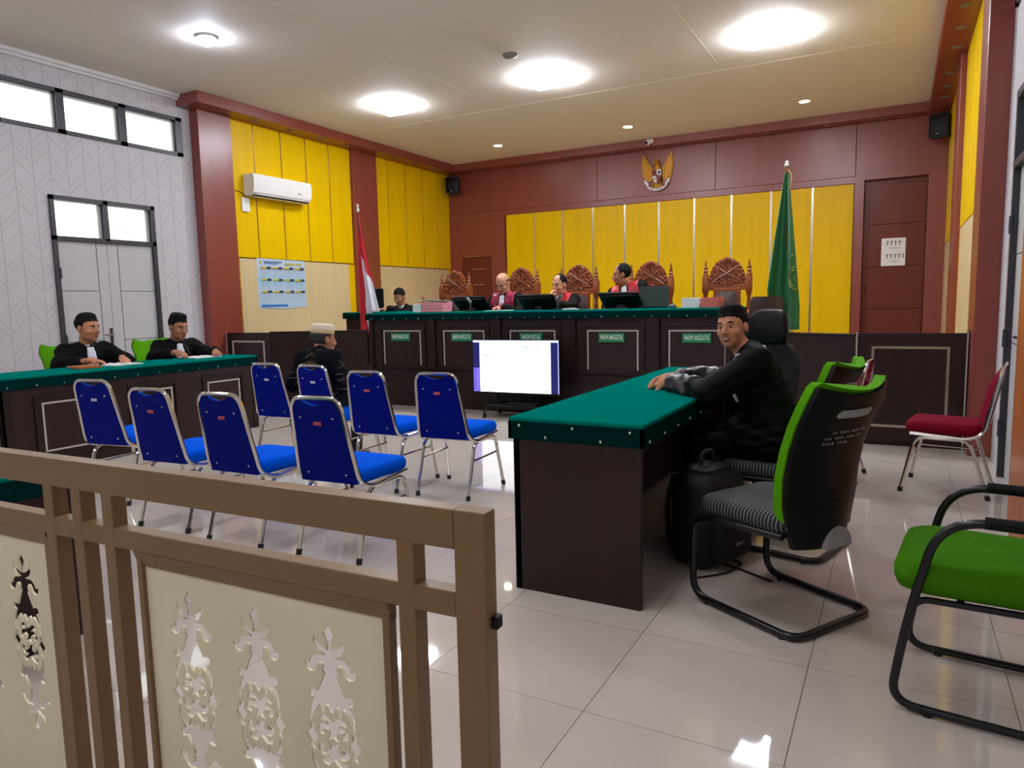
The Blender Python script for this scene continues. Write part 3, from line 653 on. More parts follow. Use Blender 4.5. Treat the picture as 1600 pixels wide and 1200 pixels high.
# ================================================================ chairs
def banquet_chair(label, fab, shell, grp, sticker):
    t = thing('banquet_chair', label, 'chair', (0,0,0), 0, grp)
    # back frame: hairpin loop that bends forward under the seat
    H = .845; p = []
    left = [(-.20,.20,.395),(-.20,-.12,.375),(-.19,-.20,.415),(-.150,-.285,H)]
    right = [(-a[0],a[1],a[2]) for a in left[::-1]]
    path = fillet(left+right, [.05,.07,.07,.07,.07,.05], 6)
    MB().tube(path, .0125, 8).build('back_frame', m_chrome, t)
    for y, z in ((.2,.385),(-.1,.378)): MB().tube([(-.192,y,z),(.192,y,z)], .009, 8).build('seat_rail', m_chrome, t)
    for s in (-1,1):
        for nm, pts in (('front', [(s*.20,.02,.37),(s*.20,.17,.37),(s*.225,.245,.0)]), ('rear', [(s*.20,.02,.37),(s*.195,-.13,.37),(s*.195,-.245,.0)])):
            lg = MB().tube(fillet(pts, .06, 6), .0115, 8).build('leg', m_chrome, t)
            e_ = Vector(pts[-1]); d = (Vector(pts[1])-e_).normalized()
            MB().tube([e_+d*.001, e_+d*.032], .0155, 8).build('leg_cap', m_rubber, lg, label='black rubber foot cap')
        MB().tube([(s*.20,.195,.25),(s*.197,-.17,.25)], .007, 6).build('side_brace', m_chrome, t)
    # seat cushion
    MB().cushion(rrect(.42,.36,.43,.07), .392, .468, .028, .012).build('seat', fab, t, 60, loc=(0,.02,0))
    # padded back with scooped top edge
    def back(off, th, name, m, lab=None):
        N_ = 12; rows = []
        for i in range(N_+1):
            f = i/N_; z = .40+f*(.836-.40); y = -.195-(.836-.40)*f*.205
            hw = .176-f*.034
            if f > .86: hw *= 1-.16*((f-.86)/.14)**2
            rows.append((z, y, hw))
        mb = MB(); K = 16; F_, B_ = [], []
        for i, (z, y, hw) in enumerate(rows):
            rf_, rb_ = [], []
            for k in range(K+1):
                x = -hw+2*hw*k/K; zz = z
                if i >= N_-1: zz = z-(.028 if i == N_ else .012)*math.cos(min(1, abs(x)/.098)*PI/2)-(.010 if i == N_ else 0)*max(0, abs(x)/hw-.8)*5
                edge = min(1, 4*min(k, K-k)/K+.25)*min(1, 3*min(i, N_-i)/N_+.3)
                rf_.append((x, y+off+th*edge, zz)); rb_.append((x, y+off, zz))
            F_.append(rf_); B_.append(rb_)
        W_ = K+1; vs = [q for r_ in F_ for q in r_]+[q for r_ in B_ for q in r_]; n0 = len(F_)*W_; fs = []
        for i in range(N_):
            for k in range(K):
                a = i*W_+k; fs += [(a,a+1,a+W_+1,a+W_), (n0+a,n0+a+W_,n0+a+W_+1,n0+a+1)]
        bd = [k for k in range(W_)]+[i*W_+K for i in range(1,N_+1)]+[N_*W_+k for k in range(K-1,-1,-1)]+[i*W_ for i in range(N_-1,0,-1)]
        for i in range(len(bd)): a, c = bd[i], bd[(i+1) % len(bd)]; fs.append((a, n0+a, n0+c, c))
        mb.add(vs, fs); return mb.build(name, m, t, 50, **({'label': lab} if lab else {}))
    back(.004, .045, 'back_pad', fab); sh_ = back(-.010, .012, 'back_shell', shell, 'plain rear shell')
    sc = MB()
    for s in (-1,1):
        for f in (.12,.86): sc.ball((s*(.15-.03*f)*.82,-.206-.4*f*.205,.40+.4*f), .006, 8, 5)
    sc.build('screws', m_stud, sh_, kind='stuff')
    sk = MB(); z = .715; y = -.206-(z-.4)*.205
    sk.box((-.024,y-.0025,z-.009),(.024,y+.002,z+.009)).build('sticker', sticker, sh_, 0, label='small maker sticker')
    return t
B0 = banquet_chair('', m_bluef, m_blueb, 'blue chairs in the middle of the hall', m_stick)
B1 = banquet_chair('', m_bluef, m_blueb, 'blue chairs in the middle of the hall', m_stick2)
R0 = banquet_chair('', m_redf, m_redf, 'crimson chairs by the right wall', m_stick)
blue = [(-4.68,2.79,'front row, leftmost by the left desk',B1,9),(-3.79,2.587,'front row, second from the left',B0,5),(-3.175,2.578,'front row, third from the left',B0,2.5),(-2.536,2.63,'front row, rightmost and nearest the railing post',B0,3.5),
        (-4.53,4.13,'back row, leftmost',B1,3),(-3.99,4.10,'back row, man with white cap sitting on it',B1,-2),(-3.21,3.81,'back row, right behind the capped man',B0,2),(-2.65,3.845,'back row, rightmost beside the right desk',B0,4)]
seen = set()
for x, y, w, src, a in blue:
    loc = (x-.235*math.sin(R(a)), y+.24, 0); lab = 'blue banquet chair with chrome frame, '+w
    if src.name not in seen: seen.add(src.name); src.location = loc; src.rotation_euler = (0,0,R(a)); src['label'] = lab
    else: dup(src, loc, R(a), lab)
R0.location = (.325,5.43,0); R0.rotation_euler = (0,0,R(81)); R0['label'] = 'crimson banquet chair with chrome frame against the right white wall'
dup(R0, (-.44,5.52,0), R(84), 'crimson banquet chair mostly hidden behind the green office chairs')

def office_chair(label, grp):
    """visitor chair: green mesh back in a black shell, striped seat, black cantilever frame"""
    t = thing('visitor_chair', label, 'chair', (0,0,0), 0, grp)
    r = .0155; w = .235
    def side(s): return [(s*w*.86,-.17,.382),(s*w,.16,.38),(s*w,.255,.35),(s*w,.262,.018),(s*w,-.262,.018)]
    pts = fillet(side(-1)+side(1)[::-1], [.08,.06,.09,.07,.07,.09,.06,.08], 6)
    MB().tube(pts, r, 10).build('cantilever_frame', m_blackm, t)
    for s in (-1,1):
        for y in (.18,-.2): MB().lathe([(.014,0),(.014,.012)], (s*w,y,0), 10).build('glide', m_rubber, t)
    MB().cushion(rrect(.47,.43,.46,.09), .385, .462, .03, .008).build('seat', m_stripe, t, 60, loc=(0,.03,0))
    MB().cushion(rrect(.40,.38,.38,.06), .372, .39, .008).build('seat_pan', m_black, t, 60, loc=(0,.0,0))
    # curved back: sections from bottom to top
    zs = [.325,.40,.50,.61,.72,.82,.90,.935]; ys = [-.215,-.222,-.222,-.228,-.25,-.285,-.325,-.345]; hw = [.15,.185,.212,.218,.218,.222,.226,.20]
    def sec(y0, z, h, fwd, thick, K=12):
        f, b_ = [], []
        for k in range(K+1):
            u = -1+2*k/K; cv = .052*u*u
            f.append((u*h, y0+cv+fwd, z+(.035*u*u if z > .9 else 0))); b_.append((u*h, y0+cv+fwd-thick, z+(.035*u*u if z > .9 else 0)))
        return f+b_[::-1]
    MB().loft([sec(y, z, h, .0, .022) for z, y, h in zip(zs, ys, hw)]).build('back_shell', m_black, t, 50)
    MB().loft([sec(y, z, h*1.03, .033, .033) for z, y, h in zip(zs[1:], ys[1:], hw[1:])]+[sec(-.352, .952, .19, .03, .045)]).build('back_mesh', m_greenf, t, 50, label='bright green mesh back')
    MB().loft([sec(y, z, h, -.0235, .008) for z, y, h in ((.848,-.299,.155),(.858,-.304,.165),(.870,-.309,.165),(.878,-.312,.16))]).build('handle_slot', m_grey2, t, 50, label='grey moulded handle slot')
    rb_ = MB()
    for k in range(8): z = .45+.026*k; rb_.loft([sec(-.222-.0006*k, z, .15, -.0225, .003), sec(-.222-.0006*k, z+.008, .15, -.0225, .003)])
    rb_.build('vent_ribs', m_black, t, 50)
    for s in (.15,):
        d = MB(); pr_ = [(.075*math.cos(R(a)), .08*math.sin(R(a))) for a in range(0,181,15)]
        d.T = Matrix.Translation((s*.155,-.222,.325)); d.prism(pr_, 1, -.035, .0).build('hinge_cover', m_grey2, t, 40, label='grey half-moon hinge cover')
    tx = MB()
    for j, (z, x0, n_, ww) in enumerate(((.79,-.085,16,.0095),(.768,-.115,17,.0095),(.748,-.115,9,.011))):
        for k in range(n_):
            if (k*7+j*3) % 5 == 4: continue
            x = x0+k*(ww+.003); u = x/.22; y = -.252+.052*u*u-.0300-.35*(z-.745)
            tx.box((x,y-.001,z-.0045),(x+ww-.003,y+.004,z+.0045))
    tx.build('printed_lines', m_faint, t, 0, kind='stuff', label='worn pale print on the rear shell')
    return t
G0 = office_chair('green and black visitor chair with striped seat, nearest to the right desk end', 'green visitor chairs')
G0.location = (-.40,3.04,0); G0.rotation_euler = (0,0,R(59.3))
dup(G0, (-.50,3.87,0), R(76), 'green and black visitor chair that the smiling man sits on')
dup(G0, (-7.22,4.16,0), R(-88), 'green visitor chair behind the left desk, nearer lawyer sits on it')
dup(G0, (-7.20,5.10,0), R(-96), 'green visitor chair behind the left desk, writing lawyer sits on it')

ar = thing('armchair', 'green padded armchair with black tube arms in the right foreground corner', 'chair', (.315,2.605,0), R(84))
w = .225; pts = []
for s in (-1,1):
    pts = fillet([(s*w,-.27,.018),(s*w,.275,.018),(s*w,.235,.30),(s*w,.16,.625),(s*w,-.14,.635),(s*w,-.28,.62)], [.08,.3,.12,.1], 8)
    MB().tube(pts, .0135, 10).build('side_frame', m_blackm, ar)
    MB().tube([(s*w,.05,.632),(s*w,-.2,.632)], .0185, 10).build('arm_pad', m_black, ar)
    for y in (.17,-.2): MB().lathe([(.014,0),(.014,.01)], (s*w,y,0), 10).build('glide', m_rubber, ar)
MB().tube([(-w,-.265,.018),(w,-.265,.018)], .0135, 10).build('rear_bar', m_blackm, ar)
MB().tube(fillet([(-w,.232,.335),(-.2,.2,.36),(-.2,-.2,.37)], .05), .011, 8).tube(fillet([(w,.232,.335),(.2,.2,.36),(.2,-.2,.37)], .05), .011, 8).tube([(-.2,.1,.365),(.2,.1,.365)], .011, 8).build('seat_frame', m_blackm, ar)
MB().cushion(rrect(.46,.42,.50,.09), .375, .485, .045, .012).build('seat', m_greens, ar, 60, loc=(0,.035,0))
bk = MB(); bk.loft([[(x, y0-.0+.03*(x/.2)**2-d_, z) for d_, xs in ((0, [-.2,-.1,0,.1,.2]), (.05, [.2,.1,0,-.1,-.2])) for x in xs] for z, y0 in ((.46,-.20),(.55,-.215),(.75,-.25),(.90,-.275))])
bk.build('back_pad', m_greens, ar, 50)

ex = thing('executive_chair', 'black high-backed office chair with headrest behind the smiling man', 'chair', (-.85,4.36,0), R(242-90), None)
MB().cushion(rrect(.50,.46,.48,.10), .42, .50, .04, .01).build('seat', m_black, ex, 60)
bk = MB()
bk.loft([[(u*h, -.24-.16*(z-.5)+.05*u*u-d_, z) for d_, us in ((0,[-1,-.5,0,.5,1]),(.05,[1,.5,0,-.5,-1])) for u in us] for z, h in ((.50,.19),(.56,.23),(.70,.235),(.85,.235),(.95,.215),(1.01,.16))])
bk.build('backrest', m_black, ex, 50)
hr = MB(); hr.cushion(rrect(.26,.30,.22,.08), -.035, .035, .03, .01); hr.v = [(x, -.345+.05*(x/.14)**2-z, 1.11+y) for x, y, z in hr.v]; hr.build('headrest', m_black, ex, 60)
MB().tube([(0,-.35,.93),(0,-.352,1.03)], .02, 8).build('headrest_stem', m_blackm, ex)
MB().tube([(0,0,.10),(0,0,.42)], .028, 12).build('gas_column', m_blackm, ex)
for k in range(5):
    a = 2*PI*k/5+.3; lg = MB().tube([(0,0,.11),(.26*math.cos(a),.26*math.sin(a),.075)], [.022,.014], 8).build('leg', m_blackm, ex)
    MB().ball((.26*math.cos(a),.26*math.sin(a),.03), (.03,.03,.03), 10, 8).build('castor', m_rubber, lg)
for s in (-1,1): MB().tube(fillet([(s*.2,0,.43),(s*.27,0,.44),(s*.27,0,.66)], .04), .014, 8).box((s*.27-.03,-.12,.655),(s*.27+.03,.14,.68),0,.01).build('armrest', m_black, ex)

# carved judges' chairs on the dais
def carved_chair(label):
    t = thing('carved_chair', label, 'chair', (0,0,.45), 0, 'carved judges chairs')        # faces -y (the hall)
    MB().cushion(rrect(.50,.56,.50,.06), .38, .47, .03, .01).build('seat', m_leather, t, 60, loc=(0,-.02,0))
    MB().box((-.29,-.27,.30),(.29,.25,.38),0,.01).build('seat_frame', m_wood, t, 0)
    prof = [(.022,0),(.03,.08),(.024,.2),(.03,.38),(.026,.42),(.022,.60),(.030,.72),(.022,.86),(.032,.90),(.032,.93)]
    fin = [(.034,1.12),(.038,1.14),(.022,1.17),(.030,1.19),(.018,1.21),(.026,1.235),(.012,1.26),(.015,1.28),(.003,1.33)]
    for s in (-1,1):
        p = MB().lathe(prof, (s*.262,.22,0), 12).box((s*.262-.038,.182,.925),(s*.262+.038,.258,1.125),0,.006); p.lathe(fin, (s*.262,.22,0), 12).build('post', m_wood, t)
        MB().lathe([(.024,0),(.03,.1),(.022,.2),(.032,.38)], (s*.25,-.22,0), 10).build('leg', m_wood, t)
        MB().tube(fillet([(s*.265,.2,.68),(s*.28,-.05,.69),(s*.285,-.24,.66)], .08), .024, 8).lathe([(.02,.38),(.026,.5),(.018,.62),(.024,.66)], (s*.28,-.2,0), 10).build('armrest', m_wood, t)
    MB().box((-.165,.195,.50),(.165,.245,.98),0,.01).box((-.25,.20,.95),(.25,.24,1.02),0,.006).build('back_frame', m_wood, t, 0)
    o_ = []
    for i in range(8):
        for j in range(8): pass
    N_ = 8; g = [[None]*(N_+1) for _ in range(N_+1)]; vs = []
    for i in range(N_+1):
        for j in range(N_+1):
            x = -.135+.27*i/N_; z = .52+.42*j/N_; ed = min(1, 3.2*min(i, N_-i)/N_+.1)*min(1, 3.2*min(j, N_-j)/N_+.1)
            dm = 1-.55*max(math.exp(-((x-a)**2+(z-c)**2)/.0009) for a, c in ((0,.73),(-.07,.62),(.07,.62),(-.07,.84),(.07,.84)))
            vs.append((x, .20-.055*ed*dm, z))
    MB().add(vs, [(i*(N_+1)+j, i*(N_+1)+j+1, (i+1)*(N_+1)+j+1, (i+1)*(N_+1)+j) for i in range(N_) for j in range(N_)]).build('back_pad', m_leather, t, 60, label='brown buttoned leather pad')
    # carved crest: scalloped arch with scrolls
    out = []
    for k in range(49):
        a = PI*k/48; rr = 1+.035*abs(math.sin(a*12))
        out.append((.215*math.cos(a)*rr, 1.06+.285*math.sin(a)*rr))
    out = [(.225,.98)]+out+[(-.225,.98)]
    cr_ = MB().prism(out, 1, .205, .24); cr_.build('crest', m_wood, t, 30)
    sc = MB()
    def scroll(cx, cz, r0, a0, dr, turns=1.4, rad=.011):
        pts = [(cx+r0*(1-.62*k/18)*math.cos(a0+dr*turns*2*PI*k/18), .20, cz+r0*(1-.62*k/18)*math.sin(a0+dr*turns*2*PI*k/18)) for k in range(19)]
        sc.tube(pts, [rad*(1-.4*k/18) for k in range(19)], 6)
    for s in (-1,1):
        for cx, cz, r0, a0 in ((.12,1.09,.055,.4),(.07,1.19,.05,2.0),(.145,1.175,.042,1.2),(.045,1.275,.042,.2),(.115,1.255,.035,.9),(.05,1.06,.038,3.4)):
            scroll(s*cx, cz, r0, a0 if s > 0 else PI-a0, s)
        sc.tube([(s*.17,.2,1.05),(s*.08,.195,1.12),(0,.19,1.155),(-s*.08,.195,1.21),(-s*.13,.2,1.25)], .008, 6)
    for k in range(15):
        a = PI*(k+.5)/15; sc.ball((.198*math.cos(a), .204, 1.06+.268*math.sin(a)), (.02,.014,.02), 8, 5)
    sc.ball((0,.195,1.33), (.03,.02,.035), 8, 6); sc.build('carved_scrolls', m_wood, t, 50, kind='stuff', label='carved leaf scrolls')
    return t
cx_ = [(-5.942,'leftmost, empty, by the small door'),(-4.80,'second from the left, behind the bald judge'),(-3.90,'middle one, behind the judge touching his mouth'),(-2.855,'fourth from the left, behind the turning judge'),(-1.873,'rightmost, empty, left of the green flag')]
K0 = carved_chair('')
for k, (x, w_) in enumerate(cx_):
    loc = (x,8.9,.45); lab = 'carved wooden high-backed judge chair, '+w_
    if k == 0: K0.location = loc; K0['label'] = lab; K0.rotation_euler = (0,0,R(-6))
    else: dup(K0, loc, R((-4,-2,3,4)[k-1]), lab)
kb = thing('side_chair', 'dark wooden chair with turned finials right behind the clerk', 'chair', (-6.62,9.35,.45))
for s in (-1,1):
    MB().lathe([(.024,0),(.028,.5),(.022,.8),(.03,.86),(.02,.9),(.028,.93),(.004,1.0)], (s*.22,.2,0), 10).build('post', m_wood, kb); MB().lathe([(.022,0),(.026,.42)], (s*.2,-.2,0), 10).build('leg', m_wood, kb)
MB().box((-.2,.19,.5),(.2,.225,.82),0,.008).build('backrest', m_leather, kb, 0); MB().cushion(rrect(.44,.42,.44,.05), .40, .47, .03).build('seat', m_leather, kb, 60)
bc = thing('swivel_chair', 'dark grey office chair peeking beside the green flag behind the partition', 'chair', (-1.22,8.2,.45), R(20))
MB().cushion(rrect(.46,.44,.44,.08), .40, .48, .03).build('seat', m_leather, bc, 60)
q = MB(); q.loft([[(u*h,.2+.04*u*u+d_,z) for d_, us in ((0,[-1,-.5,0,.5,1]),(.05,[1,.5,0,-.5,-1])) for u in us] for z, h in ((.45,.16),(.55,.19),(.80,.185),(.86,.15))]); q.build('backrest', m_leather, bc, 50)
MB().tube([(0,0,.06),(0,0,.4)], .025, 10).build('gas_column', m_blackm, bc)
for k in range(5): MB().tube([(0,0,.08),(.24*math.cos(1.257*k),.24*math.sin(1.257*k),.02)], [.02,.014], 8).build('leg', m_blackm, bc)
# ================================================================ railing in the foreground
ra = thing('railing', 'taupe painted steel railing with cream cut-out boards in the left foreground', 'railing', (-.531,.877,0), R(2.05))
D_ = .035
def bar(name, u0, u1, z0, z1, y0=0., y1=D_, m=m_rail, **k): return MB().box((-u1,y0,z0),(-u0,y1,z1),0,.0025).build(name, m, ra, 0, **k)
bar('end_post', 0, .055, 0, .98); bar('top_rail', .055, 2.35, .917, .98); bar('middle_rail', .055, 2.35, .807, .848, .001, D_-.001); bar('bottom_rail', .055, 2.35, .075, .118, .001, D_-.001)
for u in (.13,.875,.978,1.076,1.82,1.92,2.02): bar('post', u, u+.034, .05, .92, .0005, D_-.0005)
for u in (1.92,.978): bar('foot', u, u+.034, 0, .05)
for a, b_ in ((.19,.825),(1.125,1.77)):
    lp_ = MB().prism([(.004,.806),(.030,.806),(.030,.770),(.016,.772)], 0, -b_, -a); lp_.build('board_ledge', m_rail, ra, 0)
    for q in ((a,b_,.79,.803),(a,b_,.122,.14),(a,a+.016,.14,.786),(b_-.016,b_,.14,.786)): bar('board_frame', q[0], q[1], q[2], q[3], .010, .030)
MB().box((.0,.012,.795),(.012,.03,.815),0,.002).build('latch', m_black, ra, 0, label='small black latch')
half = [(0,.221),(.011,.204),(.005,.186),(.004,.172),(.012,.178),(.022,.182),(.031,.196),(.031,.180),(.024,.168),(.010,.162),(.018,.160),(.030,.160),(.040,.150),(.043,.141),(.053,.143),(.050,.130),(.040,.125),(.031,.129),(.026,.139),(.023,.145),(.017,.146),(.014,.139),(.017,.131),(.012,.127),(.028,.090),(.036,.094),(.044,.092),(.046,.083),(.041,.077),(.036,.077),(.043,.064),(.047,.048),(.045,.028),(.039,.046),(.031,.060),(.023,.068),(.021,.058),(.016,.049),(.015,.060),(.011,.068),(.006,.064),(.003,.056)]
pal = [(0,.036),(.010,.048),(.020,.046),(.024,.035),(.015,.038),(.009,.031),(.018,.031),(.026,.022),(.025,.011),(.017,.008),(.013,.014),(.018,.018),(.012,.022),(.006,.016),(.008,.006),(.012,.0025),(.004,.003),(0,.008)]
flw = [(.031,0),(.036,.007),(.040,.012),(.037,.024),(.044,.020),(.049,.026),(.047,.012),(.057,.0),(.047,-.012),(.049,-.026),(.044,-.020),(.037,-.024),(.040,-.012),(.036,-.007)]
pal = [(x*1.22, z) for x, z in pal]
def ornament(cx, cz):
    hs = []
    for sg in (1,-1):
        for pl in (half, pal): hs.append([(cx+x*1.12, cz+sg*z) for x, z in pl]+[(cx-x*1.12, cz+sg*z) for x, z in pl[::-1] if x > 1e-6])
        hs.append([(cx+sg*(x*1.15-.0015), cz+z*1.1) for x, z in flw])
    return hs
for a, b_, us in ((.205,.81,(.332,.51,.688)),(1.14,1.755,(1.255,1.445,1.63))):
    H_ = []
    for u in us: H_ += ornament(-u, .515)
    p = curve_plate('cutout_board', [(-b_,.135),(-a,.135),(-a,.79),(-b_,.79)], H_, .005, m_board, ra)
    p.rotation_euler = (R(90),0,0); p.location = (0,.021,0); p['label'] = 'cream board with cut-out scroll ornaments'

# ================================================================ television
tv = thing('television', 'flat television showing a white page on a low wheeled stand before the bench', 'television', (-3.79,7.02,0), R(2.5))
MB().box((-.545,.0,.255),(.545,.05,.885),0,.008).build('housing', m_black, tv, 0)
sc = MB()
def sq(x0, x1, z0, z1, mi, y=-.0015): sc.add([(x0,y,z0),(x1,y,z0),(x1,y,z1),(x0,y,z1)], [(0,1,2,3)], mi)
sq(-.535,-.45,.285,.855,1); sq(-.45,.44,.285,.855,0); sq(.44,.527,.285,.855,1); sq(-.535,.535,.855,.878,3); sq(.527,.535,.285,.855,3)
sq(-.535,-.515,.29,.56,2,-.002); sq(-.508,-.45,.31,.56,2,-.002); sq(-.535,-.45,.285,.305,2,-.0022)
for x0, z0, w_, h_ in ((-.38,.70,.03,.02),(.25,.80,.06,.012),(.11,.80,.09,.012)): sq(x0, x0+w_, z0, z0+h_, 4, -.002)
sq(.36,.41,.30,.315,4,-.002)
sc.build('screen', [m_tvs, m_tvd, m_tvp, m_tvb, m_tvi], tv, 0, label='lit screen with a white page')
MB().box((-.2,.05,.18),(.2,.09,.5)).tube([(-.25,.06,.12),(-.25,.06,.30)], .02, 8).tube([(.25,.06,.12),(.25,.06,.30)], .02, 8).build('bracket', m_black, tv, 0)
MB().box((-.32,-.12,.11),(.32,.2,.15),0,.008).box((-.06,-.1,.15),(.3,.0,.175),0,.004).build('stand_tray', m_black, tv, 0)
for x in (-.32,.32):
    for y in (-.16,.22):
        lg = MB().tube([(x*.9,y*.5,.125),(x,y,.10)], .016, 8).tube([(x,y,.11),(x,y,.05)], .01, 6).build('stand_arm', m_black, tv)
        MB().lathe([(.026,-.012),(.03,-.008),(.03,.008),(.026,.012)], (x,y,.03), 12, ax=0).build('castor', m_rubber, lg)

# ================================================================ things on the bench and desks
ZB = 1.205
def fbox(x, y, w, d, h, m, rz, name, label, cat, grp=None, z=ZB, bands=3):
    t = thing(name, label, cat, (x,y,z), rz, grp)
    for k in range(bands):
        z0 = h*k/bands; MB().box((-w/2+.002*(k%2),-d/2,z0+.001),(w/2-.002*((k+1)%2),d/2,z0+h/bands-.001),0,.003).build('folder', m, t, 0)
    return t
fbox(-5.265,7.66,.32,.25,.125,m_pink,R(3),'folder_stack','stack of pink case folders at the left of the bench','folders')
fbox(-5.52,7.68,.13,.25,.105,m_paper,R(2),'paper_stack','white paper stack left of the pink folders','papers',bands=4)
o = MB().box((-.20,-.15,-.003),(.20,.15,.003)).build('loose_papers', m_paper, None, 0, loc=(-5.30,7.68,ZB+.141)); o.rotation_euler = (R(-4),R(2),R(8)); tag(o, 'white sheets lying on top of the pink folders', 'papers')
fbox(-1.935,7.66,.19,.25,.108,m_paper,R(-2),'paper_stack','white paper stack at the right of the bench','papers',bands=4)
fbox(-1.735,7.66,.18,.25,.108,m_salmon,R(-2),'folder_stack','stack of salmon case folders at the right of the bench','folders',bands=2)
def monitor(x, y, w, label, tilt=52, rz=0.):
    t = thing('bench_monitor', label, 'monitor', (x,y,ZB), rz, 'black reclined monitors')
    p = MB(); p.T = Matrix.Translation((0,-.03,.10)) @ Matrix.Rotation(R(tilt), 4, 'X')
    p.box((-w/2,-.012,-.14),(w/2,.012,.14),0,.006).prism([(-w/2+.02,.125),(w/2-.02,.125),(w/2-.14,-.12),(-w/2+.14,-.12)], 1, -.04, -.012).build('display', m_black, t, 0)
    MB().box((-.09,-.06,0),(.09,.12,.012),0,.004).box((-.05,-.03,.01),(.05,.0,.10),0,.004).build('stand', m_blackm, t, 0)
monitor(-4.90, 7.95, .50, 'black reclined monitor right of the pink folders'); monitor(-3.88, 7.86, .50, 'black reclined monitor in front of the judge touching his mouth'); monitor(-2.82, 7.86, .48, 'black reclined monitor in front of the turning judge')
lp = thing('laptop', 'dark green lid of an open laptop before the fourth carved chair', 'laptop', (-2.46,7.92,ZB), R(4))
q = MB(); q.T = Matrix.Translation((0,0,.012)) @ Matrix.Rotation(R(-8), 4, 'X'); q.box((-.175,-.008,0),(.175,.004,.235),0,.004).build('lid', m_lap, lp, 0); MB().box((-.175,-.004,0),(.175,.22,.016),0,.004).build('base', m_black, lp, 0)
def mic(x, y, rz, label):
    t = thing('microphone', label, 'microphone', (x,y,ZB), rz)
    MB().lathe([(.055,0),(.055,.012),(.03,.022)], (0,0,0), 14).build('foot', m_black, t)
    MB().tube([(0,0,.02),(0,0,.09),(.02,-.01,.12)], .007, 8).build('neck', m_mic, t)
    MB().tube([(-.01,0,.105),(.055,-.02,.165)], [.018,.024], 12).build('head', m_mic, t, label='grey microphone head')
mic(-3.53, 7.62, R(10), 'grey microphone on a short stand beside the middle monitor'); mic(-4.72,7.6,R(190),'grey microphone lying low before the bald judge')
o = MB().box((-.16,-.11,0),(.0,.11,.006)).box((.0,-.11,0),(.16,.11,.008)).build('open_papers', m_paper, None, 0, loc=(-4.45,7.86,ZB+.001)); o.rotation_euler = (0,0,R(12)); tag(o, 'white papers under the bald judge hands', 'papers')
q = MB()
for k in range(5): q.box((-.10+.01*k,-.06,.004*k),(.10-.02*k,.06+.01*k,.004*k+.003))
o = q.build('crumpled_papers', m_paper, None, 0, loc=(-3.40,7.7,ZB+.001)); tag(o, 'small heap of white papers right of the microphone', 'papers')
o = MB().lathe([(.05,0),(.05,.01),(.045,.025),(.02,.045),(.008,.05),(.01,.062),(.002,.066)], (0,0,0), 14).build('desk_bell', m_lap, None, loc=(-2.18,7.7,ZB)); tag(o, 'small dark desk bell beside the laptop', 'bell')
pc = thing('clerk_computer', 'black computer screen seen from behind on the clerk desk beside the red and white flag', 'computer', (-6.83,8.33,1.215), R(6))
MB().box((-.17,-.02,.03),(.14,.02,.34),0,.008).build('display', m_black, pc, 0); MB().box((-.08,-.08,0),(.08,.08,.014)).box((-.03,-.0,.01),(.03,.03,.12)).build('stand', m_blackm, pc, 0)
MB().box((-.12,-.06,.32),(-.03,-.02,.336)).box((.02,-.03,.33),(.05,-.02,.345)).box((-.03,-.0215,.17),(-.015,-.02,.185)).build('ports', m_grey, pc, 0)
o = MB().box((-.1,-.13,0),(.1,.13,.02),0,.003).build('notebook', m_orange, None, 0, loc=(-6.50,3.78,.793)); o.rotation_euler = (0,0,R(80)); tag(o, 'brown notebook on the left desk before the nearer lawyer', 'notebook')
def obook(x, y, rz, label):
    t = thing('open_book', label, 'book', (x,y,.793), rz)
    for s in (-1,1):
        g = MB(); g.loft([[(s*a,-.105,0),(s*a,.105,0),(s*a,.105,h),(s*a,-.105,h)] for a, h in ((.0,.006),(.03,.018),(.09,.016),(.145,.010))]).build('pages', m_paper, t, 0)
obook(-6.47, 4.12, R(96), 'open white notebook under the hands of the nearer lawyer'); obook(-6.48, 5.03, R(84), 'open white notebook the second lawyer writes in')
bg = thing('backpack', 'black backpack leaning under the right desk by the green chair', 'bag', (-.80,3.45,0), R(70))
MB().cushion(rrect(.34,.38,.24,.08), .0, .46, .07, .03).build('body', m_bag, bg, 60)
MB().cushion(rrect(.26,.28,.10,.04), .05, .26, .03, .01).build('pocket', m_bag, bg, 60, loc=(0,-.13,0))
MB().tube(fillet([(-.05,0,.47),(-.05,0,.55),(.05,0,.55),(.05,0,.47)], .04), .012, 8).build('handle', m_bag, bg)
for s in (-1,1): MB().tube(fillet([(s*.1,.12,.43),(s*.12,.15,.3),(s*.12,.14,.1),(s*.1,.12,.05)], .08), .014, 6).build('strap', m_bag, bg)
MB().box((-.03,-.185,.12),(.03,-.182,.135)).build('badge', m_grey, bg, 0)
o = MB().tube(fillet([(-.78,3.18,.006),(-.66,3.30,.006),(-.62,3.46,.006),(-.70,3.50,.006),(-.72,3.42,.006),(-.60,3.36,.006),(-.46,3.28,.006)], .06), .005, 6).build('power_cable', m_rubber, None); tag(o, 'black cable curled on the floor beside the backpack', 'cable')
wc = thing('wooden_cabinet', 'orange-brown wooden cabinet edge at the far right against the white wall', 'cabinet', (.555,3.3,0))
MB().box((0,0,0),(.126,1.14,2.1),0,.004).build('body', m_orange, wc, 0)
for y in (.02,.58): MB().box((-.014,y,.06),(0,y+.54,2.04),0,.003).build('door', m_orange, wc, 0)

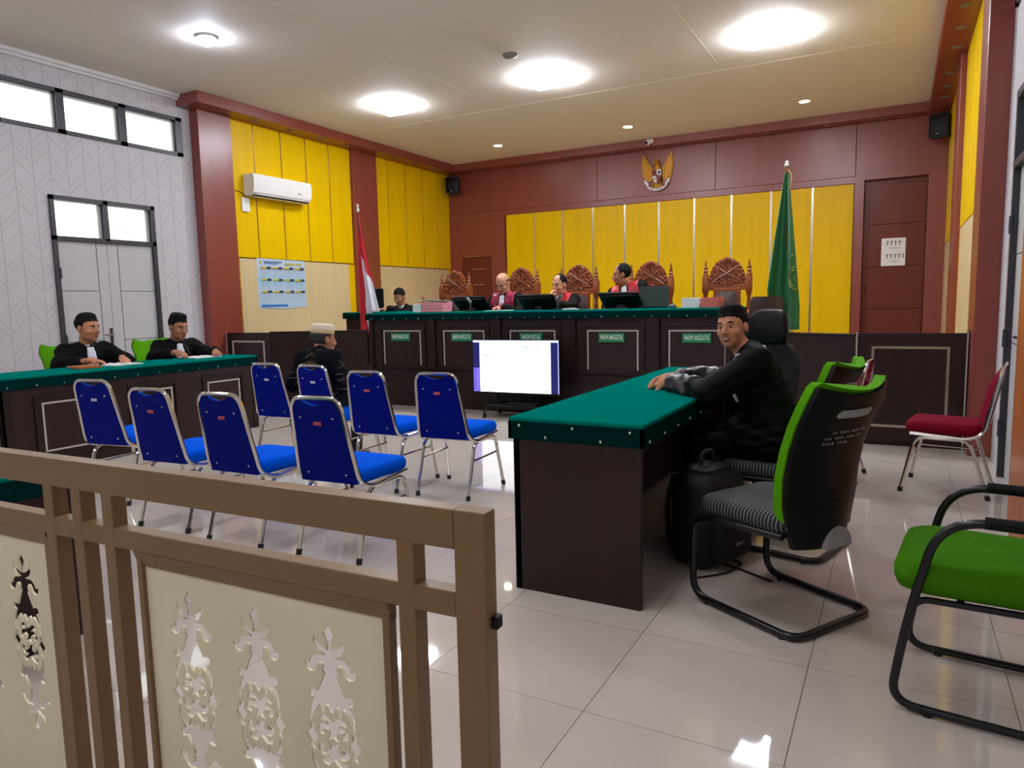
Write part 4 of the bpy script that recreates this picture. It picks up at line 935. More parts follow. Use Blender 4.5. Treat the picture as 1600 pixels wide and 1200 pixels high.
# ================================================================ flags
def cloth(rows, fold, amp, ncol, mats, pick):
    """hanging cloth: rows = (z, x_left, x_right, u_max visible); returns mesh builder"""
    mb = MB(); n = len(rows); vs = []
    for i, (z, xl, xr, ph) in enumerate(rows):
        for k in range(ncol+1):
            u = k/ncol; a = amp*min(1, (xr-xl)/.2)
            vs.append((xl+(xr-xl)*u, -a*math.sin(fold*2*PI*u+ph)-.5*a*math.sin(fold*4.1*PI*u+1.3*ph), z))
    b0 = len(mb.v)
    for i in range(n-1):
        for k in range(ncol):
            mi = pick((k+.5)/ncol, (rows[i][0]+rows[i+1][0])/2)
            if mi is None: continue
            mb.f.append((i*(ncol+1)+k, i*(ncol+1)+k+1, (i+1)*(ncol+1)+k+1, (i+1)*(ncol+1)+k)); mb.m.append(mi)
    mb.v = vs; return mb
fr = thing('national_flag', 'red and white flag hanging on a pole left of the bench', 'flag', (-6.62,7.78,0))
MB().lathe([(.14,0),(.14,.03),(.05,.06),(.02,.10)], (0,0,0), 18).build('stand', m_black, fr)
MB().tube([(0,.055,.05),(0,.0,2.60)], .013, 10).build('pole', m_wood, fr)
MB().lathe([(.02,2.60),(.022,2.63),(.01,2.65),(.018,2.68),(.003,2.71)], (0,0,0), 12).build('finial', m_lgrey, fr)
rows = []
for i in range(60):
    t = i/59; z = 2.53-1.65*t
    rows.append((z, -.012+.005*math.sin(7*t), .02+.28*min(1, t/.78)**1.15, .8*t))
def pk(u, z):
    if u > .36 and z < 1.19+.02*u: return None
    if u < .36 and z < .90: return None
    if u < .30+.05*math.sin(z*9): return 0
    return 1 if z < 2.14-.50*u else 0
cl = cloth(rows, 1.5, .034, 30, None, pk).build('cloth', [m_fred, m_fwhite], fr, 80)
md = cl.modifiers.new('thickness', 'SOLIDIFY'); md.thickness = .003
gf = thing('court_flag', 'green flag with gold fringe hanging on a pole right of the carved chairs', 'flag', (-1.14,8.55,.45))
MB().lathe([(.14,0),(.14,.03),(.05,.06),(.02,.10)], (0,0,0), 18).build('stand', m_black, gf)
MB().tube([(0,.11,.05),(0,.04,2.30)], .014, 10).build('pole', m_wood, gf)
MB().lathe([(.02,2.28),(.03,2.30),(.016,2.315),(.02,2.33),(.003,2.35)], (0,0,0), 12).build('finial', m_lgrey, gf)
MB().tube(fillet([(.0,-.01,2.26),(.06,-.02,2.2),(.05,-.02,2.08),(.02,-.01,2.0)], .05), .005, 6).build('tassel_cord', m_fringe, gf)
rows = []
for i in range(70):
    t = i/69; z = 2.22-1.74*t
    rows.append((z, -.02-.155*min(1, t/.74)**1.0, .02+.15*min(1, t/.85)**.9, .7+.4*t))
def hem(u): return .87-.28*u/.55 if u < .55 else .44
def pk2(u, z):
    if z < hem(u): return None
    return 1 if (u < .56 and z < hem(u)+.035) else 0
cl = cloth(rows, 1.25, .05, 36, None, pk2).build('cloth', [m_fgreen, m_fringe], gf, 80)
md = cl.modifiers.new('thickness', 'SOLIDIFY'); md.thickness = .003
ew = MB()
def fy(x, z):
    t = min(1, max(0, (2.22-z)/1.74)); xl = -.02-.155*min(1, t/.74); xr = .02+.15*min(1, t/.85)**.9; u = (x-xl)/(xr-xl); a = .05*min(1, (xr-xl)/.2); ph = .7+.4*t
    return -a*math.sin(2.5*PI*u+ph)-.5*a*math.sin(1.25*4.1*PI*u+1.3*ph)
for (cx, cz, r_, a0, a1) in ((.15,1.06,.115,95,265),(.15,1.06,.09,100,260),(.15,1.06,.04,60,300),(.15,1.22,.10,85,200)):
    P = []
    for k in range(25):
        a = R(a0+(a1-a0)*k/24); x, z = cx+r_*math.cos(a), cz+r_*math.sin(a)*1.15
        
        t_ = min(1, max(0, (2.22-z)/1.74))
        if x < .02+.15*min(1, t_/.85)**.9-.012: P.append((x, fy(x, z)-.006, z))
    if len(P) > 2: ew.tube(P, .005, 6)
ew.build('embroidered_emblem', m_emb, gf, label='gold embroidered round emblem')
# ================================================================ people: one continuous body surface each
class Field:
    """signed-distance grid with smooth unions, meshed by surface nets"""
    def __init__(s, ax): s.ax = [np.asarray(a, np.float32) for a in ax]; s.D = np.full([len(a) for a in ax], 1e3, np.float32); s.h = max(float(np.max(np.diff(a))) for a in s.ax)
    def sl(s, lo, hi, pad):
        return tuple(slice(max(0, int(np.searchsorted(a, lo[i]-pad))-1), min(len(a), int(np.searchsorted(a, hi[i]+pad))+1)) for i, a in enumerate(s.ax))
    def pts(s, q): return np.meshgrid(*[a[q[i]] for i, a in enumerate(s.ax)], indexing='ij')
    def put(s, q, d, k, sub=False):
        a = s.D[q]
        if sub:
            h = np.clip(.5-.5*(a+d)/k, 0, 1); s.D[q] = np.where(a > 900, a, a+(-d-a)*h+k*h*(1-h)); return
        h = np.clip(.5+.5*(d-a)/k, 0, 1); s.D[q] = np.where(a > 900, d, d+(a-d)*h-k*h*(1-h))
    def ell(s, c, r, k=.01, M=None, sub=False):
        c = Vector(c); r = np.array(r, np.float32)
        if M is not None: c = M @ c; Rm = np.array(M.to_3x3()); ext = np.abs(Rm) @ r
        else: Rm = None; ext = r
        q = s.sl(np.array(c)-ext, np.array(c)+ext, k+2.5*s.h); X, Y, Z = s.pts(q); X = X-c.x; Y = Y-c.y; Z = Z-c.z
        if Rm is not None: X, Y, Z = (Rm[0,i]*X+Rm[1,i]*Y+Rm[2,i]*Z for i in range(3))
        k0 = np.sqrt((X/r[0])**2+(Y/r[1])**2+(Z/r[2])**2); k1 = np.sqrt((X/r[0]**2)**2+(Y/r[1]**2)**2+(Z/r[2]**2)**2)
        s.put(q, k0*(k0-1)/np.maximum(k1, 1e-6), k, sub)
    def cone(s, a, b, r1, r2, k=.015, M=None, flat=None):
        a, b = Vector(a), Vector(b)
        if M is not None: a, b = M @ a, M @ b
        rm = max(r1, r2); lo = [min(a[i], b[i])-rm for i in range(3)]; hi = [max(a[i], b[i])+rm for i in range(3)]
        q = s.sl(lo, hi, k+2.5*s.h); X, Y, Z = s.pts(q); d = b-a; l2 = max(d.length_squared, 1e-9)
        t = np.clip(((X-a.x)*d.x+(Y-a.y)*d.y+(Z-a.z)*d.z)/l2, 0, 1)
        s.put(q, np.sqrt((X-a.x-t*d.x)**2+(Y-a.y-t*d.y)**2+(Z-a.z-t*d.z)**2)-(r1+(r2-r1)*t), k)
def surface(D, ax):
    """surface nets -> vertices, quads"""
    S_ = D < 0; sh = [n-1 for n in D.shape]
    cnt = np.zeros(sh, np.int8)
    cs = [(i,j,k) for i in (0,1) for j in (0,1) for k in (0,1)]
    def cr(A, c): return A[c[0]:c[0]+sh[0], c[1]:c[1]+sh[1], c[2]:c[2]+sh[2]]
    for c in cs: cnt += cr(S_, c)
    act = (cnt > 0) & (cnt < 8); I = np.argwhere(act); idx = np.full(sh, -1, np.int32); idx[act] = np.arange(len(I))
    acc = np.zeros((len(I), 3)); num = np.zeros(len(I))
    vals = {c: D[I[:,0]+c[0], I[:,1]+c[1], I[:,2]+c[2]].astype(np.float64) for c in cs}
    for c in cs:
        for a in range(3):
            if c[a]: continue
            e = list(c); e[a] = 1; e = tuple(e); v0, v1 = np.clip(vals[c], -5, .05), np.clip(vals[e], -5, .05); m = (v0 < 0) != (v1 < 0)
            t = np.where(m, v0/np.where(m, v0-v1, 1), 0); p = np.tile(np.array(c, float), (len(I), 1)); p[:, a] += t
            acc[m] += p[m]; num[m] += 1
    P = acc/np.maximum(num, 1)[:, None]; V = np.empty_like(P)
    for a in range(3):
        A = ax[a].astype(np.float64); V[:, a] = A[I[:, a]]+P[:, a]*(A[I[:, a]+1]-A[I[:, a]])
    Q = []
    for a in range(3):
        b, c = (a+1) % 3, (a+2) % 3; n = list(D.shape)
        sl0 = [slice(1, n[i]-1) for i in range(3)]; sl0[a] = slice(0, n[a]-1); sl1 = list(sl0); sl1[a] = slice(1, n[a])
        A, B = S_[tuple(sl0)], S_[tuple(sl1)]
        for m, flip in ((A & ~B, False), (~A & B, True)):
            G = np.argwhere(m)
            if not len(G): continue
            G = G+np.array([0 if i == a else 1 for i in range(3)]); o = []
            for db, dc in ((1,1),(0,1),(0,0),(1,0)):
                g = G.copy(); g[:, b] -= db; g[:, c] -= dc; o.append(idx[g[:,0], g[:,1], g[:,2]])
            q = np.stack(o, 1); Q.append(q[:, ::-1] if flip else q)
    return V, np.concatenate(Q)
def sdf_obj(name, D, ax, mats, parent, M=None, midx=None, **kw):
    V, Q = surface(D, ax)
    me = bpy.data.meshes.new(name); me.vertices.add(len(V)); me.vertices.foreach_set('co', V.astype(np.float32).ravel())
    me.loops.add(Q.size); me.loops.foreach_set('vertex_index', Q.astype(np.int32).ravel())
    me.polygons.add(len(Q)); me.polygons.foreach_set('loop_start', np.arange(0, Q.size, 4, dtype=np.int32))
    for m in (mats if isinstance(mats, (list, tuple)) else [mats]): me.materials.append(m)
    if midx is not None: me.polygons.foreach_set('material_index', midx(V[Q].mean(1)).astype(np.int32))
    me.polygons.foreach_set('use_smooth', np.ones(len(Q), bool)); me.update(calc_edges=True); me.validate()
    o = link(name, me, parent, **kw)
    if M is not None: o.matrix_local = M
    return o
def axis(lo, hi, h, fine=()):
    x = [lo]
    while x[-1] < hi:
        st = h
        for a, b, f in fine:
            if a-h < x[-1] < b: st = min(st, f)
        x.append(x[-1]+st)
    return np.array(x)
class Scaled:
    def __init__(s, f, k): s.f, s.k = f, k
    def ell(s, c, r, k=.01, M=None, sub=False): s.f.ell(tuple(v*s.k for v in c), tuple(v*s.k for v in r), k, M, sub)
    def cone(s, a, b, r1, r2, k=.01, M=None): s.f.cone(tuple(v*s.k for v in a), tuple(v*s.k for v in b), r1*s.k, r2*s.k, k, M)
def head_prims(f, M=None, neck=True, smile=False, wide=1., hs=1.):
    w = wide; f = Scaled(f, hs)
    f.ell((0,-.014,.035), (.076*w,.095,.086), .005, M); f.ell((0,.02,-.03), (.063*w,.071,.086), .03, M)
    f.ell((0,.030,-.078), (.046*w,.050,.040), .025, M); f.ell((0,.066,-.102), (.019*w,.018,.016), .018, M)
    f.ell((0,.078,.022), (.047*w,.014,.011), .012, M)
    for s in (-1,1):
        f.ell((s*.032,.098,.001), (.017,.013,.011), .010, M, True)
        f.ell((s*.043*w,.058,-.032), (.020,.022,.019 if not smile else .021), .015, M)
        f.ell((s*.079*w,-.008,-.010), (.009,.020,.031), .006, M)
        f.ell((s*.013,.095,-.034), (.009,.011,.008), .006, M)
    f.cone((0,.088,.006), (0,.110,-.030), .008, .0125, .010, M)
    if smile:
        f.ell((0,.096,-.062), (.026,.010,.008), .006, M, True)
        f.ell((0,.094,-.055), (.025,.008,.005), .004, M); f.ell((0,.089,-.075), (.022,.009,.006), .004, M)
    else:
        f.ell((0,.094,-.058), (.022,.009,.0055), .004, M); f.ell((0,.092,-.069), (.019,.009,.0065), .004, M)
HX = [axis(-.115,.115,.0045), axis(-.135,.14,.0045), axis(-.14,.15,.0045)]
HEADS = {}
def head_field(smile, wide):
    if (smile, wide) not in HEADS:
        f = Field(HX); head_prims(f, None, smile=smile, wide=wide); HEADS[(smile, wide)] = f
    return HEADS[(smile, wide)]
HXm = np.meshgrid(*HX, indexing='ij')
def ellf(c, r, bend=0.):
    X, Y, Z = HXm; Z = Z-bend*X*X; k0 = np.sqrt(((X-c[0])/r[0])**2+((Y-c[1])/r[1])**2+((Z-c[2])/r[2])**2)
    k1 = np.sqrt(((X-c[0])/r[0]**2)**2+((Y-c[1])/r[1]**2)**2+((Z-c[2])/r[2]**2)**2); return k0*(k0-1)/np.maximum(k1, 1e-6)
def hair_region(kind):
    X, Y, Z = HXm
    if kind == 'short': hl = np.interp(Y, [-.11,-.05,-.012,.012,.030,.060,.085], [-.085,-.07,-.035,-.02,.035,.060,.070])
    elif kind == 'fade': hl = np.interp(Y, [-.11,-.05,-.012,.012,.030,.060,.085], [-.05,-.04,-.008,.004,.040,.058,.063])+.16*np.clip(np.abs(X+.012)-.028, 0, .03)*(Y > .03)
    elif kind == 'receding': hl = np.interp(Y, [-.11,-.05,-.012,.012,.030,.060,.085], [-.08,-.06,-.03,-.015,.045,.095,.12])
    else: hl = np.interp(Y, [-.11,-.05,-.012,.012,.02], [-.08,-.055,-.03,-.02,.05])
    d = (hl-Z)*.8
    if kind == 'bald': d = np.maximum(d, Z-.045)
    return d
def hand(f, w, d, n, side, curl=.5, k=.006):
    """w wrist, d finger direction, n palm normal (out of the palm), side +1 = thumb towards d x n"""
    d = Vector(d).normalized(); n = Vector(n); n = (n-d*n.dot(d)).normalized(); t = d.cross(n)*side; w = Vector(w)
    M = Matrix(((t.x,d.x,n.x,0),(t.y,d.y,n.y,0),(t.z,d.z,n.z,0),(0,0,0,1))); M.translation = w
    f.ell((0,.045,0), (.040,.052,.016), .012, M); f.cone((0,-.01,0), (0,.03,0), .025, .026, .02, M)
    for i, (x, L_) in enumerate(((.030,.070),(.010,.078),(-.011,.073),(-.030,.058))):
        p = Vector((x, .085-.006*abs(i-1), .0)); a = 0.; ls = (L_*.45, L_*.31, L_*.27)
        for j, l in enumerate(ls):
            a += curl*(.55, .95, .6)[j]; nx = p+Vector((x*.06*(1-curl), math.cos(a)*l, math.sin(a)*l))
            f.cone(p, nx, .0098-.0012*j, .0090-.0012*j, k, M); p = nx
    p0, p1, p2 = Vector((.030,.025,.006)), Vector((.052,.055,.018)), Vector((.046,.082,.030+.01*curl))
    f.cone(p0, p1, .013, .011, .008, M); f.cone(p1, p2, .0105, .0085, k, M)
def person(label, loc, heading, seat=.44, lean=8., side=0., twist=0., head=(0,0,0), neck=0.19, scale=1., skin=None, hair='short', hairm=None, smile=False, wide=1., arms=None,
           robe=None, front='bib', sash=None, robe_fold=.005, fine=.0065, hat=False, legs=True, hcurl=.5, cuff=None, glasses=False, base_z=0., foot=None, hairtop=0., hs=1.):
    skin = skin or m_skin; hairm = hairm or m_hair; robe = robe or m_robe
    t = thing('person', label, 'person', (loc[0],loc[1],base_z), R(heading)); sc = scale
    LM = Matrix.Rotation(-R(lean), 4, 'X') @ Matrix.Rotation(R(side), 4, 'Y')
    p0 = Vector((0,0,seat+.09*sc)); U = LM.to_3x3() @ Vector((0,0,1))
    TM = Matrix.Translation(p0) @ LM @ Matrix.Rotation(R(twist), 4, 'Z')
    def T(x, y, z): return TM @ Vector((x*sc, y*sc, z*sc))
    nb = T(0,.0,.46); hc = T(0,.045,.46+neck)
    HM = Matrix.Translation(hc) @ Matrix.Rotation(R(head[0]), 4, 'Z') @ Matrix.Rotation(R(head[1]), 4, 'X') @ Matrix.Rotation(R(head[2]), 4, 'Y')
    shl = {-1: T(-.175,0,.415), 1: T(.175,0,.415)}
    if arms is None: arms = {}
    allp = [hc+Vector((.13,.14,.15)), hc-Vector((.13,.14,.15)), p0-Vector((.2,.2,.0))]
    for s, a in arms.items(): allp += [Vector(a['e']), Vector(a['w'])+Vector(a['d']).normalized()*.18]
    lo = [min(p[i] for p in allp+[shl[-1], shl[1]])-.10 for i in range(3)]; hi = [max(p[i] for p in allp+[shl[-1], shl[1]])+.10 for i in range(3)]
    hf = fine; fx = [[(hc[i]-.125, hc[i]+.125, hf)] for i in range(3)]
    for s, a in arms.items():
        c = Vector(a['w'])+Vector(a['d']).normalized()*.07
        for i in range(3): fx[i].append((c[i]-.10, c[i]+.10, max(hf, .005)))
    ax = [axis(lo[i], hi[i], .012, fx[i]) for i in range(3)]
    f = Field(ax); head_prims(f, HM, smile=smile, wide=wide, hs=hs)
    f.cone(nb-U*.03, HM @ (Vector((0,-.022,-.075))*hs), .062*sc, .054*hs, .02); HM = HM @ Matrix.Scale(hs, 4)
    f.ell((0,0,.30*sc), (.155*sc,.10*sc,.17*sc), .05, TM); f.ell((0,.01,.08*sc), (.15*sc,.11*sc,.14*sc), .06, TM); f.cone(shl[-1], shl[1], .06*sc, .06*sc, .04)
    for s, a in arms.items():
        e, w = Vector(a['e']), Vector(a['w']); f.cone(shl[s], e, .05*sc, .040*sc, .02); f.cone(e, w, .038*sc, .027, .015)
        hand(f, w+(w-e).normalized()*.01, a['d'], a['n'], a.get('s', 1), a.get('c', hcurl))
    sdf_obj('body', f.D, ax, [skin], t)
    # head details in the head's own frame
    hd = head_field(smile, wide).D
    if hair:
        reg = hair_region(hair); thick = np.full_like(hd, .007)
        X, Y, Z = HXm; thick = .0055+(.010+hairtop)*np.clip((Z-.075)/.05, 0, 1)*(1 if hair in ('short','fade') else .25)
        if hair == 'fade': thick = thick+.010*np.clip((Z-.085)/.03, 0, 1)*np.clip((Y+.02)/.08, 0, 1)
        thick = np.where(Z < .03, .0035, thick); hz = hd-thick+(.0012+.0012*(Z > .05))*np.sin(170*X+60*Z+3*np.sin(90*Y))*np.sin(150*Y+60*Z)
        reg = reg+.004*np.sin(190*X)*np.sin(140*Y+50*X)
        if hat: reg = np.maximum(reg, Z-.045)
        H = np.maximum(hz, reg)
        for s in (-1,1): H = np.maximum(H, -ellf((s*.084*wide,-.006,-.010), (.022,.025,.037)))
        if hair == 'receding': H = np.maximum(H, -ellf((0,.075,.10), (.062,.075,.06)))
        sdf_obj('hair', H.astype(np.float32), HX, hairm, t, HM)
    for s in (-1,1):
        sdf_obj('eyebrow', np.maximum(hd-.0022, ellf((s*.033,.085,.0235+(.004 if smile else 0)), (.021,.03,.0056))).astype(np.float32), HX, m_hair, t, HM)
        ey = MB(); ey.ball((0,0,0), (.0125,.0115,.0078 if not smile else .0068), 14, 10)
        ey.m = [1 if (sum(ey.v[i][0] for i in fc)/len(fc))**2+(sum(ey.v[i][2] for i in fc)/len(fc))**2 < .0062**2 and sum(ey.v[i][1] for i in fc) > 0 else 0 for fc in ey.f]
        o = ey.build('eye', [m_eyew, m_iris], t, 80); o.matrix_local = HM @ Matrix.Translation((s*.032,.0775,.0015))
        sdf_obj('eyelid', np.maximum(hd-.0012, ellf((s*.0325,.087,.0085 if not smile else .0070), (.0165,.02,.0024))).astype(np.float32), HX, m_hair, t, HM)
    if smile:
        sdf_obj('lips', np.maximum(hd-.0016, ellf((0,.090,-.0665), (.034,.04,.0125), 8.)).astype(np.float32), HX, m_lip, t, HM)
        sdf_obj('teeth', np.maximum(hd-.0032, ellf((0,.090,-.0655), (.0275,.04,.0062), 8.)).astype(np.float32), HX, m_teeth, t, HM)
    else: sdf_obj('lips', np.maximum(hd-.0012, np.minimum(ellf((0,.095,-.0575), (.0235,.02,.0052)), ellf((0,.092,-.0695), (.020,.02,.0060)))).astype(np.float32), HX, m_lip, t, HM)
    if glasses:
        g = MB()
        for s in (-1,1): g.tube([(s*.034+.024*math.cos(a), .103, .0+.017*math.sin(a)) for a in [2*PI*k/14 for k in range(14)]], .0016, 5, True); g.tube([(s*.058,.103,.004),(s*.078,.02,.004),(s*.08,-.02,-.004)], .0014, 5)
        g.tube([(-.01,.104,.003),(.01,.104,.003)], .0016, 5); o = g.build('glasses', m_blackm, t); o.matrix_local = HM
    if hat:
        c = MB(); c.lathe([(.084,.0),(.088,.004),(.089,.028)], (0,0,0), 28).build('cap_band', m_capb, t).matrix_local = HM @ Matrix.Translation((0,-.012,.045)) @ Matrix.Diagonal((.93,1.12,1.,1))
        c = MB(); c.lathe([(.086,.026),(.0875,.03),(.088,.062),(.082,.074),(.06,.080),(.0,.083)], (0,0,0), 28).build('cap_crown', m_cap, t).matrix_local = HM @ Matrix.Translation((0,-.012,.045)) @ Matrix.Diagonal((.93,1.12,1.,1))
    # clothing: robe or jacket with sleeves
    rl = [min(lo[i], p0[i]-.28) for i in range(3)]; rh = list(hi); rh[2] = nb.z+.10; rl[2] = seat-.03
    rl = [v-.05 for v in rl[:2]]+[rl[2]]; rh = [v+.05 for v in rh[:2]]+[rh[2]]
    rax = [axis(rl[i], rh[i], .0115 if fine > .005 else .009) for i in range(3)]; g = Field(rax)
    g.ell((0,.01*sc,.28*sc), (.190*sc,.135*sc,.21*sc), .05, TM); g.ell((0,.015*sc,.06*sc), (.19*sc,.15*sc,.19*sc), .08, TM); g.cone(shl[-1]+U*.0, shl[1], .082*sc, .082*sc, .06)
    g.cone(nb-U*.06*sc, nb+U*.012, .098*sc, .066*sc, .04)
    g.ell((0,.10,.0), (.19*sc,.24*sc,.13), .06, Matrix.Translation((0,0,seat+.085)))
    for s, a in arms.items():
        e, w = Vector(a['e']), Vector(a['w']); v = (w-e); wc = e+v*a.get('cut', .78)
        g.cone(shl[s], e, .078*sc, .072*sc, .04); g.cone(e, wc, .070*sc, a.get('bell', .062), .03)
    X, Y, Z = np.meshgrid(*rax, indexing='ij')
    D = g.D+np.where(g.D < 900, robe_fold*np.sin(38*X+9*np.sin(11*Z)+14*Z)*np.sin(31*Y+17*Z+5*np.sin(9*X)), 0).astype(np.float32)
    # open the neck
    IM = np.array(TM.inverted()); x_, y_, z_ = (IM[i,0]*X+IM[i,1]*Y+IM[i,2]*Z+IM[i,3] for i in range(3)); x_, y_, z_ = x_/sc, y_/sc, z_/sc
    sdf_obj('robe' if front != 'shirt' and front != 'batik' else 'jacket' if front == 'shirt' else 'batik_shirt', D, rax, robe, t)
    fwd = .0+.0*y_
    if front == 'bib':
        reg = np.maximum(np.maximum(np.abs(x_)-(.032+.12*(.46-z_)), np.maximum(z_-.475, .25-z_)), np.maximum(.03-y_, y_-.20))
        sdf_obj('white_bib', np.maximum(D-.008, reg).astype(np.float32), rax, m_bib, t, label='white pleated bib')
    if front == 'judge':
        reg = np.maximum(np.maximum(np.abs(x_)-(.034+.06*(.46-z_)), np.maximum(z_-.485, .12-z_)), np.maximum(.03-y_, y_-.21))
        sdf_obj('white_bib', np.maximum(D-.012, reg).astype(np.float32), rax, m_shirt, t, label='white bib')
        for s in (-1,1):
            reg = np.maximum(np.maximum(np.abs(x_-s*(.115+.05*(.44-z_)))-.062, .06-z_), -.055-y_)
            sdf_obj('red_sash', np.maximum(D-.009, reg).astype(np.float32), rax, sash or m_sash, t, label='red sash panel')
    if front == 'shirt':
        reg = np.maximum(np.maximum(np.abs(x_)-(.05+.22*np.clip(.46-z_, 0, .2)), np.maximum(z_-.52, .02-z_)), .02-y_)
        sdf_obj('shirt_front', np.maximum(D-.008, reg).astype(np.float32), rax, m_shirt, t, label='white shirt front')
    if front != 'batik':
        col = np.maximum(np.abs(z_-.475)-.018, -.3+0*z_); rr = np.sqrt(x_**2+(y_-.0)**2)
        sdf_obj('collar', np.maximum(np.maximum(D-.007, col), rr-.082).astype(np.float32), rax, m_shirt if front in ('shirt','judge','bib') else robe, t, label='white shirt collar')
    if cuff:
        for s, a in arms.items():
            e, w = Vector(a['e']), Vector(a['w']); v = (w-e).normalized(); c0 = e+(w-e)*cuff[0]; c1 = e+(w-e)*(a.get('cut', .78)+.02)
            tt = (X-c0.x)*v.x+(Y-c0.y)*v.y+(Z-c0.z)*v.z; dist = np.sqrt((X-w.x)**2+(Y-w.y)**2+(Z-w.z)**2)
            reg = np.maximum(np.maximum(-tt, tt-(c1-c0).length-.1), dist-(w-c0).length-.05)
            sdf_obj('satin_cuff', np.maximum(D-.005-.004*np.sin(70*tt), reg).astype(np.float32), rax, m_satin, t, label='glossy satin cuff')
    if legs:
        z0 = .06; lx = [axis(-.32,.32,.015), axis(-.2,.72,.015), axis(0,seat+.2,.015)]; q = Field(lx)
        kf = foot or {}
        q.ell((0,0,seat+.08), (.16*sc,.13,.11), .05)
        for s in (-1,1):
            kn = Vector((s*.13,.42*sc,seat+.055)); an = Vector((s*.12,.40*sc,.08))
            q.cone((s*.085,.02,seat+.075), kn, .078, .060, .04); q.cone(kn, an, .060, .045, .02)
        sdf_obj('trousers', q.D, lx, m_trous if robe is not m_robe else m_robe, t)
        for s in (-1,1):
            MB().loft([[(s*.12+w_*math.cos(a)*.5, .40*sc+y, max(0, h*(.5+.5*math.sin(a)))) for a in [2*PI*k/10 for k in range(10)]] for y, w_, h in ((-.09,.03,.05),(-.07,.065,.085),(.0,.075,.10),(.07,.085,.065),(.14,.085,.05),(.17,.04,.03))]).build('shoe', m_shoe, t, 60)
    return t
def A(e, w, d, n, **k): return dict(e=e, w=w, d=d, n=n, **k)
DN = (0,0,-1)
# lawyers behind the left desk (heading: local +y turned towards the desk)
person('person with short dark hair in black robe and white bib, looking right over a notebook', (-7.13,4.14), -90-6, lean=9, head=(22,-3,0), hair='fade', wide=1.12, hs=1.10, scale=1.05, seat=.385,
       arms={1: A((.30,.20,.80-.0),(.17,.50,.845),(-.75,.55,-.12),(0,-.1,-1), s=-1, c=.5, cut=.62), -1: A((-.30,.24,.80),(-.12,.53,.85),(.25,.8,-.15),(0,0,-1), s=1, c=.6, cut=.72)}, cuff=None)
lw = person('person with side-swept hair in black robe and white bib, writing at the left desk', (-7.06,5.10), -90-16, lean=13, hs=1.10, head=(16,-12,0), hair='fade', wide=1.0, scale=1.0, seat=.405, skin=m_skin3, hairtop=.008,
       arms={1: A((.29,.24,.80),(.15,.46,.855),(-.55,.75,-.2),(-.3,-.2,-1), s=-1, c=.75, cut=.68), -1: A((-.29,.27,.80),(-.24,.54,.845),(.35,.85,-.1),(.1,.1,-1), s=1, c=.25, cut=.8)})
o = MB().tube([(-6.555,4.93,.835),(-6.60,4.90,.94)], [.003,.0045], 8).build('pen', m_mic, None); tag(o, 'grey pen held by the writing lawyer at the left desk', 'pen')
# capped man seen from behind
person('person seen from behind wearing a cream embroidered cap and dark patterned batik shirt', (-4.13,4.24), 4, seat=.455, lean=10, head=(-22,-6,0), scale=.86, neck=.14, hair='short', hairm=m_hairg, robe=m_batik, front='batik', hat=True, skin=m_skin3,
       arms={1: A((.27,.05,.66),(.17,.30,.60),(0,1,-.2),(0,-.1,-1), s=-1, cut=.6), -1: A((-.27,.05,.66),(-.17,.30,.60),(0,1,-.2),(0,-.1,-1), s=1, cut=.6)})
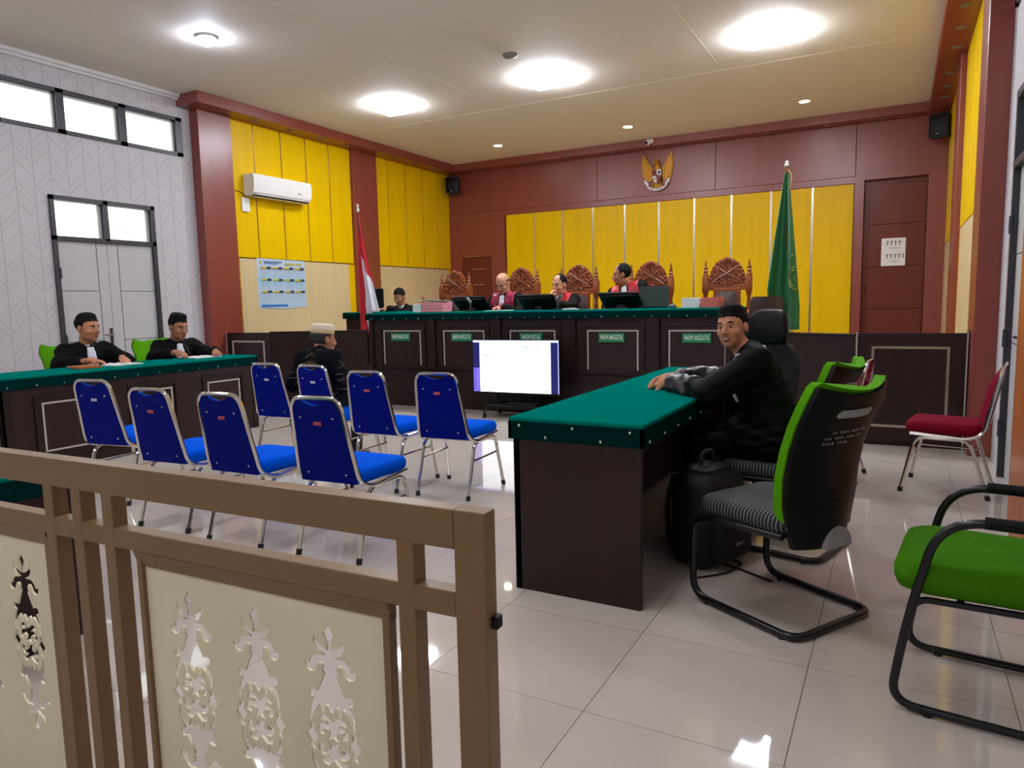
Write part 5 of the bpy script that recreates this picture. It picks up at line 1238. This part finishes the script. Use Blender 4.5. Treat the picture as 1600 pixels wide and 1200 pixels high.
# smiling man leaning on the right desk
person('smiling person in a black robe leaning on the right desk, facing the camera', (-.51,3.84), 90-5, lean=20, side=0, twist=18, neck=.175, head=(80,1,6), hair='fade', hs=.90, smile=True, wide=1.06, fine=.0042, scale=1.0, seat=.47, hairtop=.004, robe_fold=.007,
       arms={-1: A((-.26,.30,.815),(-.03,.60,.835),(.10,1,-.10),(.55,0,-1), s=1, c=.75, cut=.84, bell=.055), 1: A((.26,.36,.83),(.05,.60,.855),(-.45,.9,-.1),(-.5,0,-1), s=-1, c=.65, cut=.82, bell=.055)}, cuff=(.28,))
# clerk and judges behind the bench, on the dais
DZ = .45
person('person in a black jacket and white shirt looking down behind the left bench end', (-6.56,8.82), 165, seat=.29, base_z=DZ, lean=14, head=(18,-20,0), hair='short', front='shirt', skin=m_skin3, scale=.97, fine=.008,
       arms={1: A((.27,.25,.78-.06),(.1,.5,.80),(-.3,1,0),(0,0,-1), s=-1, cut=.9), -1: A((-.27,.25,.72),(-.1,.5,.80),(.3,1,0),(0,0,-1), s=1, cut=.9)})
person('bald person in a robe with maroon sash, head bent over papers on the bench', (-4.72,8.62), 174, seat=.38, base_z=DZ, lean=9, head=(4,-30,0), hair='bald', hairm=m_hairg, front='judge', hs=1.1, sash=m_sash2, skin=m_skin2, scale=1.04, fine=.008, glasses=True, neck=.175,
       arms={1: A((.31,.18,.70),(.15,.42,.785),(-.4,1,0),(0,0,-1), s=-1, cut=.85, bell=.07), -1: A((-.31,.18,.70),(-.15,.42,.785),(.4,1,0),(0,0,-1), s=1, cut=.85, bell=.075)})
person('person in a red-sashed black robe holding a hand to the mouth behind the bench', (-3.89,8.66), 168, seat=.37, base_z=DZ, lean=8, head=(-4,-10,0), hair='receding', front='judge', hs=1.1, skin=m_skin2, scale=1.0, fine=.008, neck=.17,
       arms={1: A((.20,.30,.74),(.015,.315,.89),(-.05,-.25,1),(-.3,-1,.1), s=-1, c=.9, cut=.75, bell=.07), -1: A((-.30,.26,.78),(.0,.44,.82),(.9,.3,0),(0,0,-1), s=1, cut=.85, bell=.07)})
person('person in a red-sashed black robe turning the head left at the right of the bench', (-2.92,8.68), 178, seat=.46, base_z=DZ, lean=9, side=12, neck=.165, head=(-66,-6,0), hair='receding', front='judge', hs=1.1, skin=m_skin3, scale=1.04, fine=.008,
       arms={1: A((.30,.22,.76),(.14,.5,.80),(-.3,1,0),(0,0,-1), s=-1, cut=.85, bell=.07), -1: A((-.30,.22,.76),(-.14,.5,.80),(.3,1,0),(0,0,-1), s=1, cut=.85, bell=.07)})
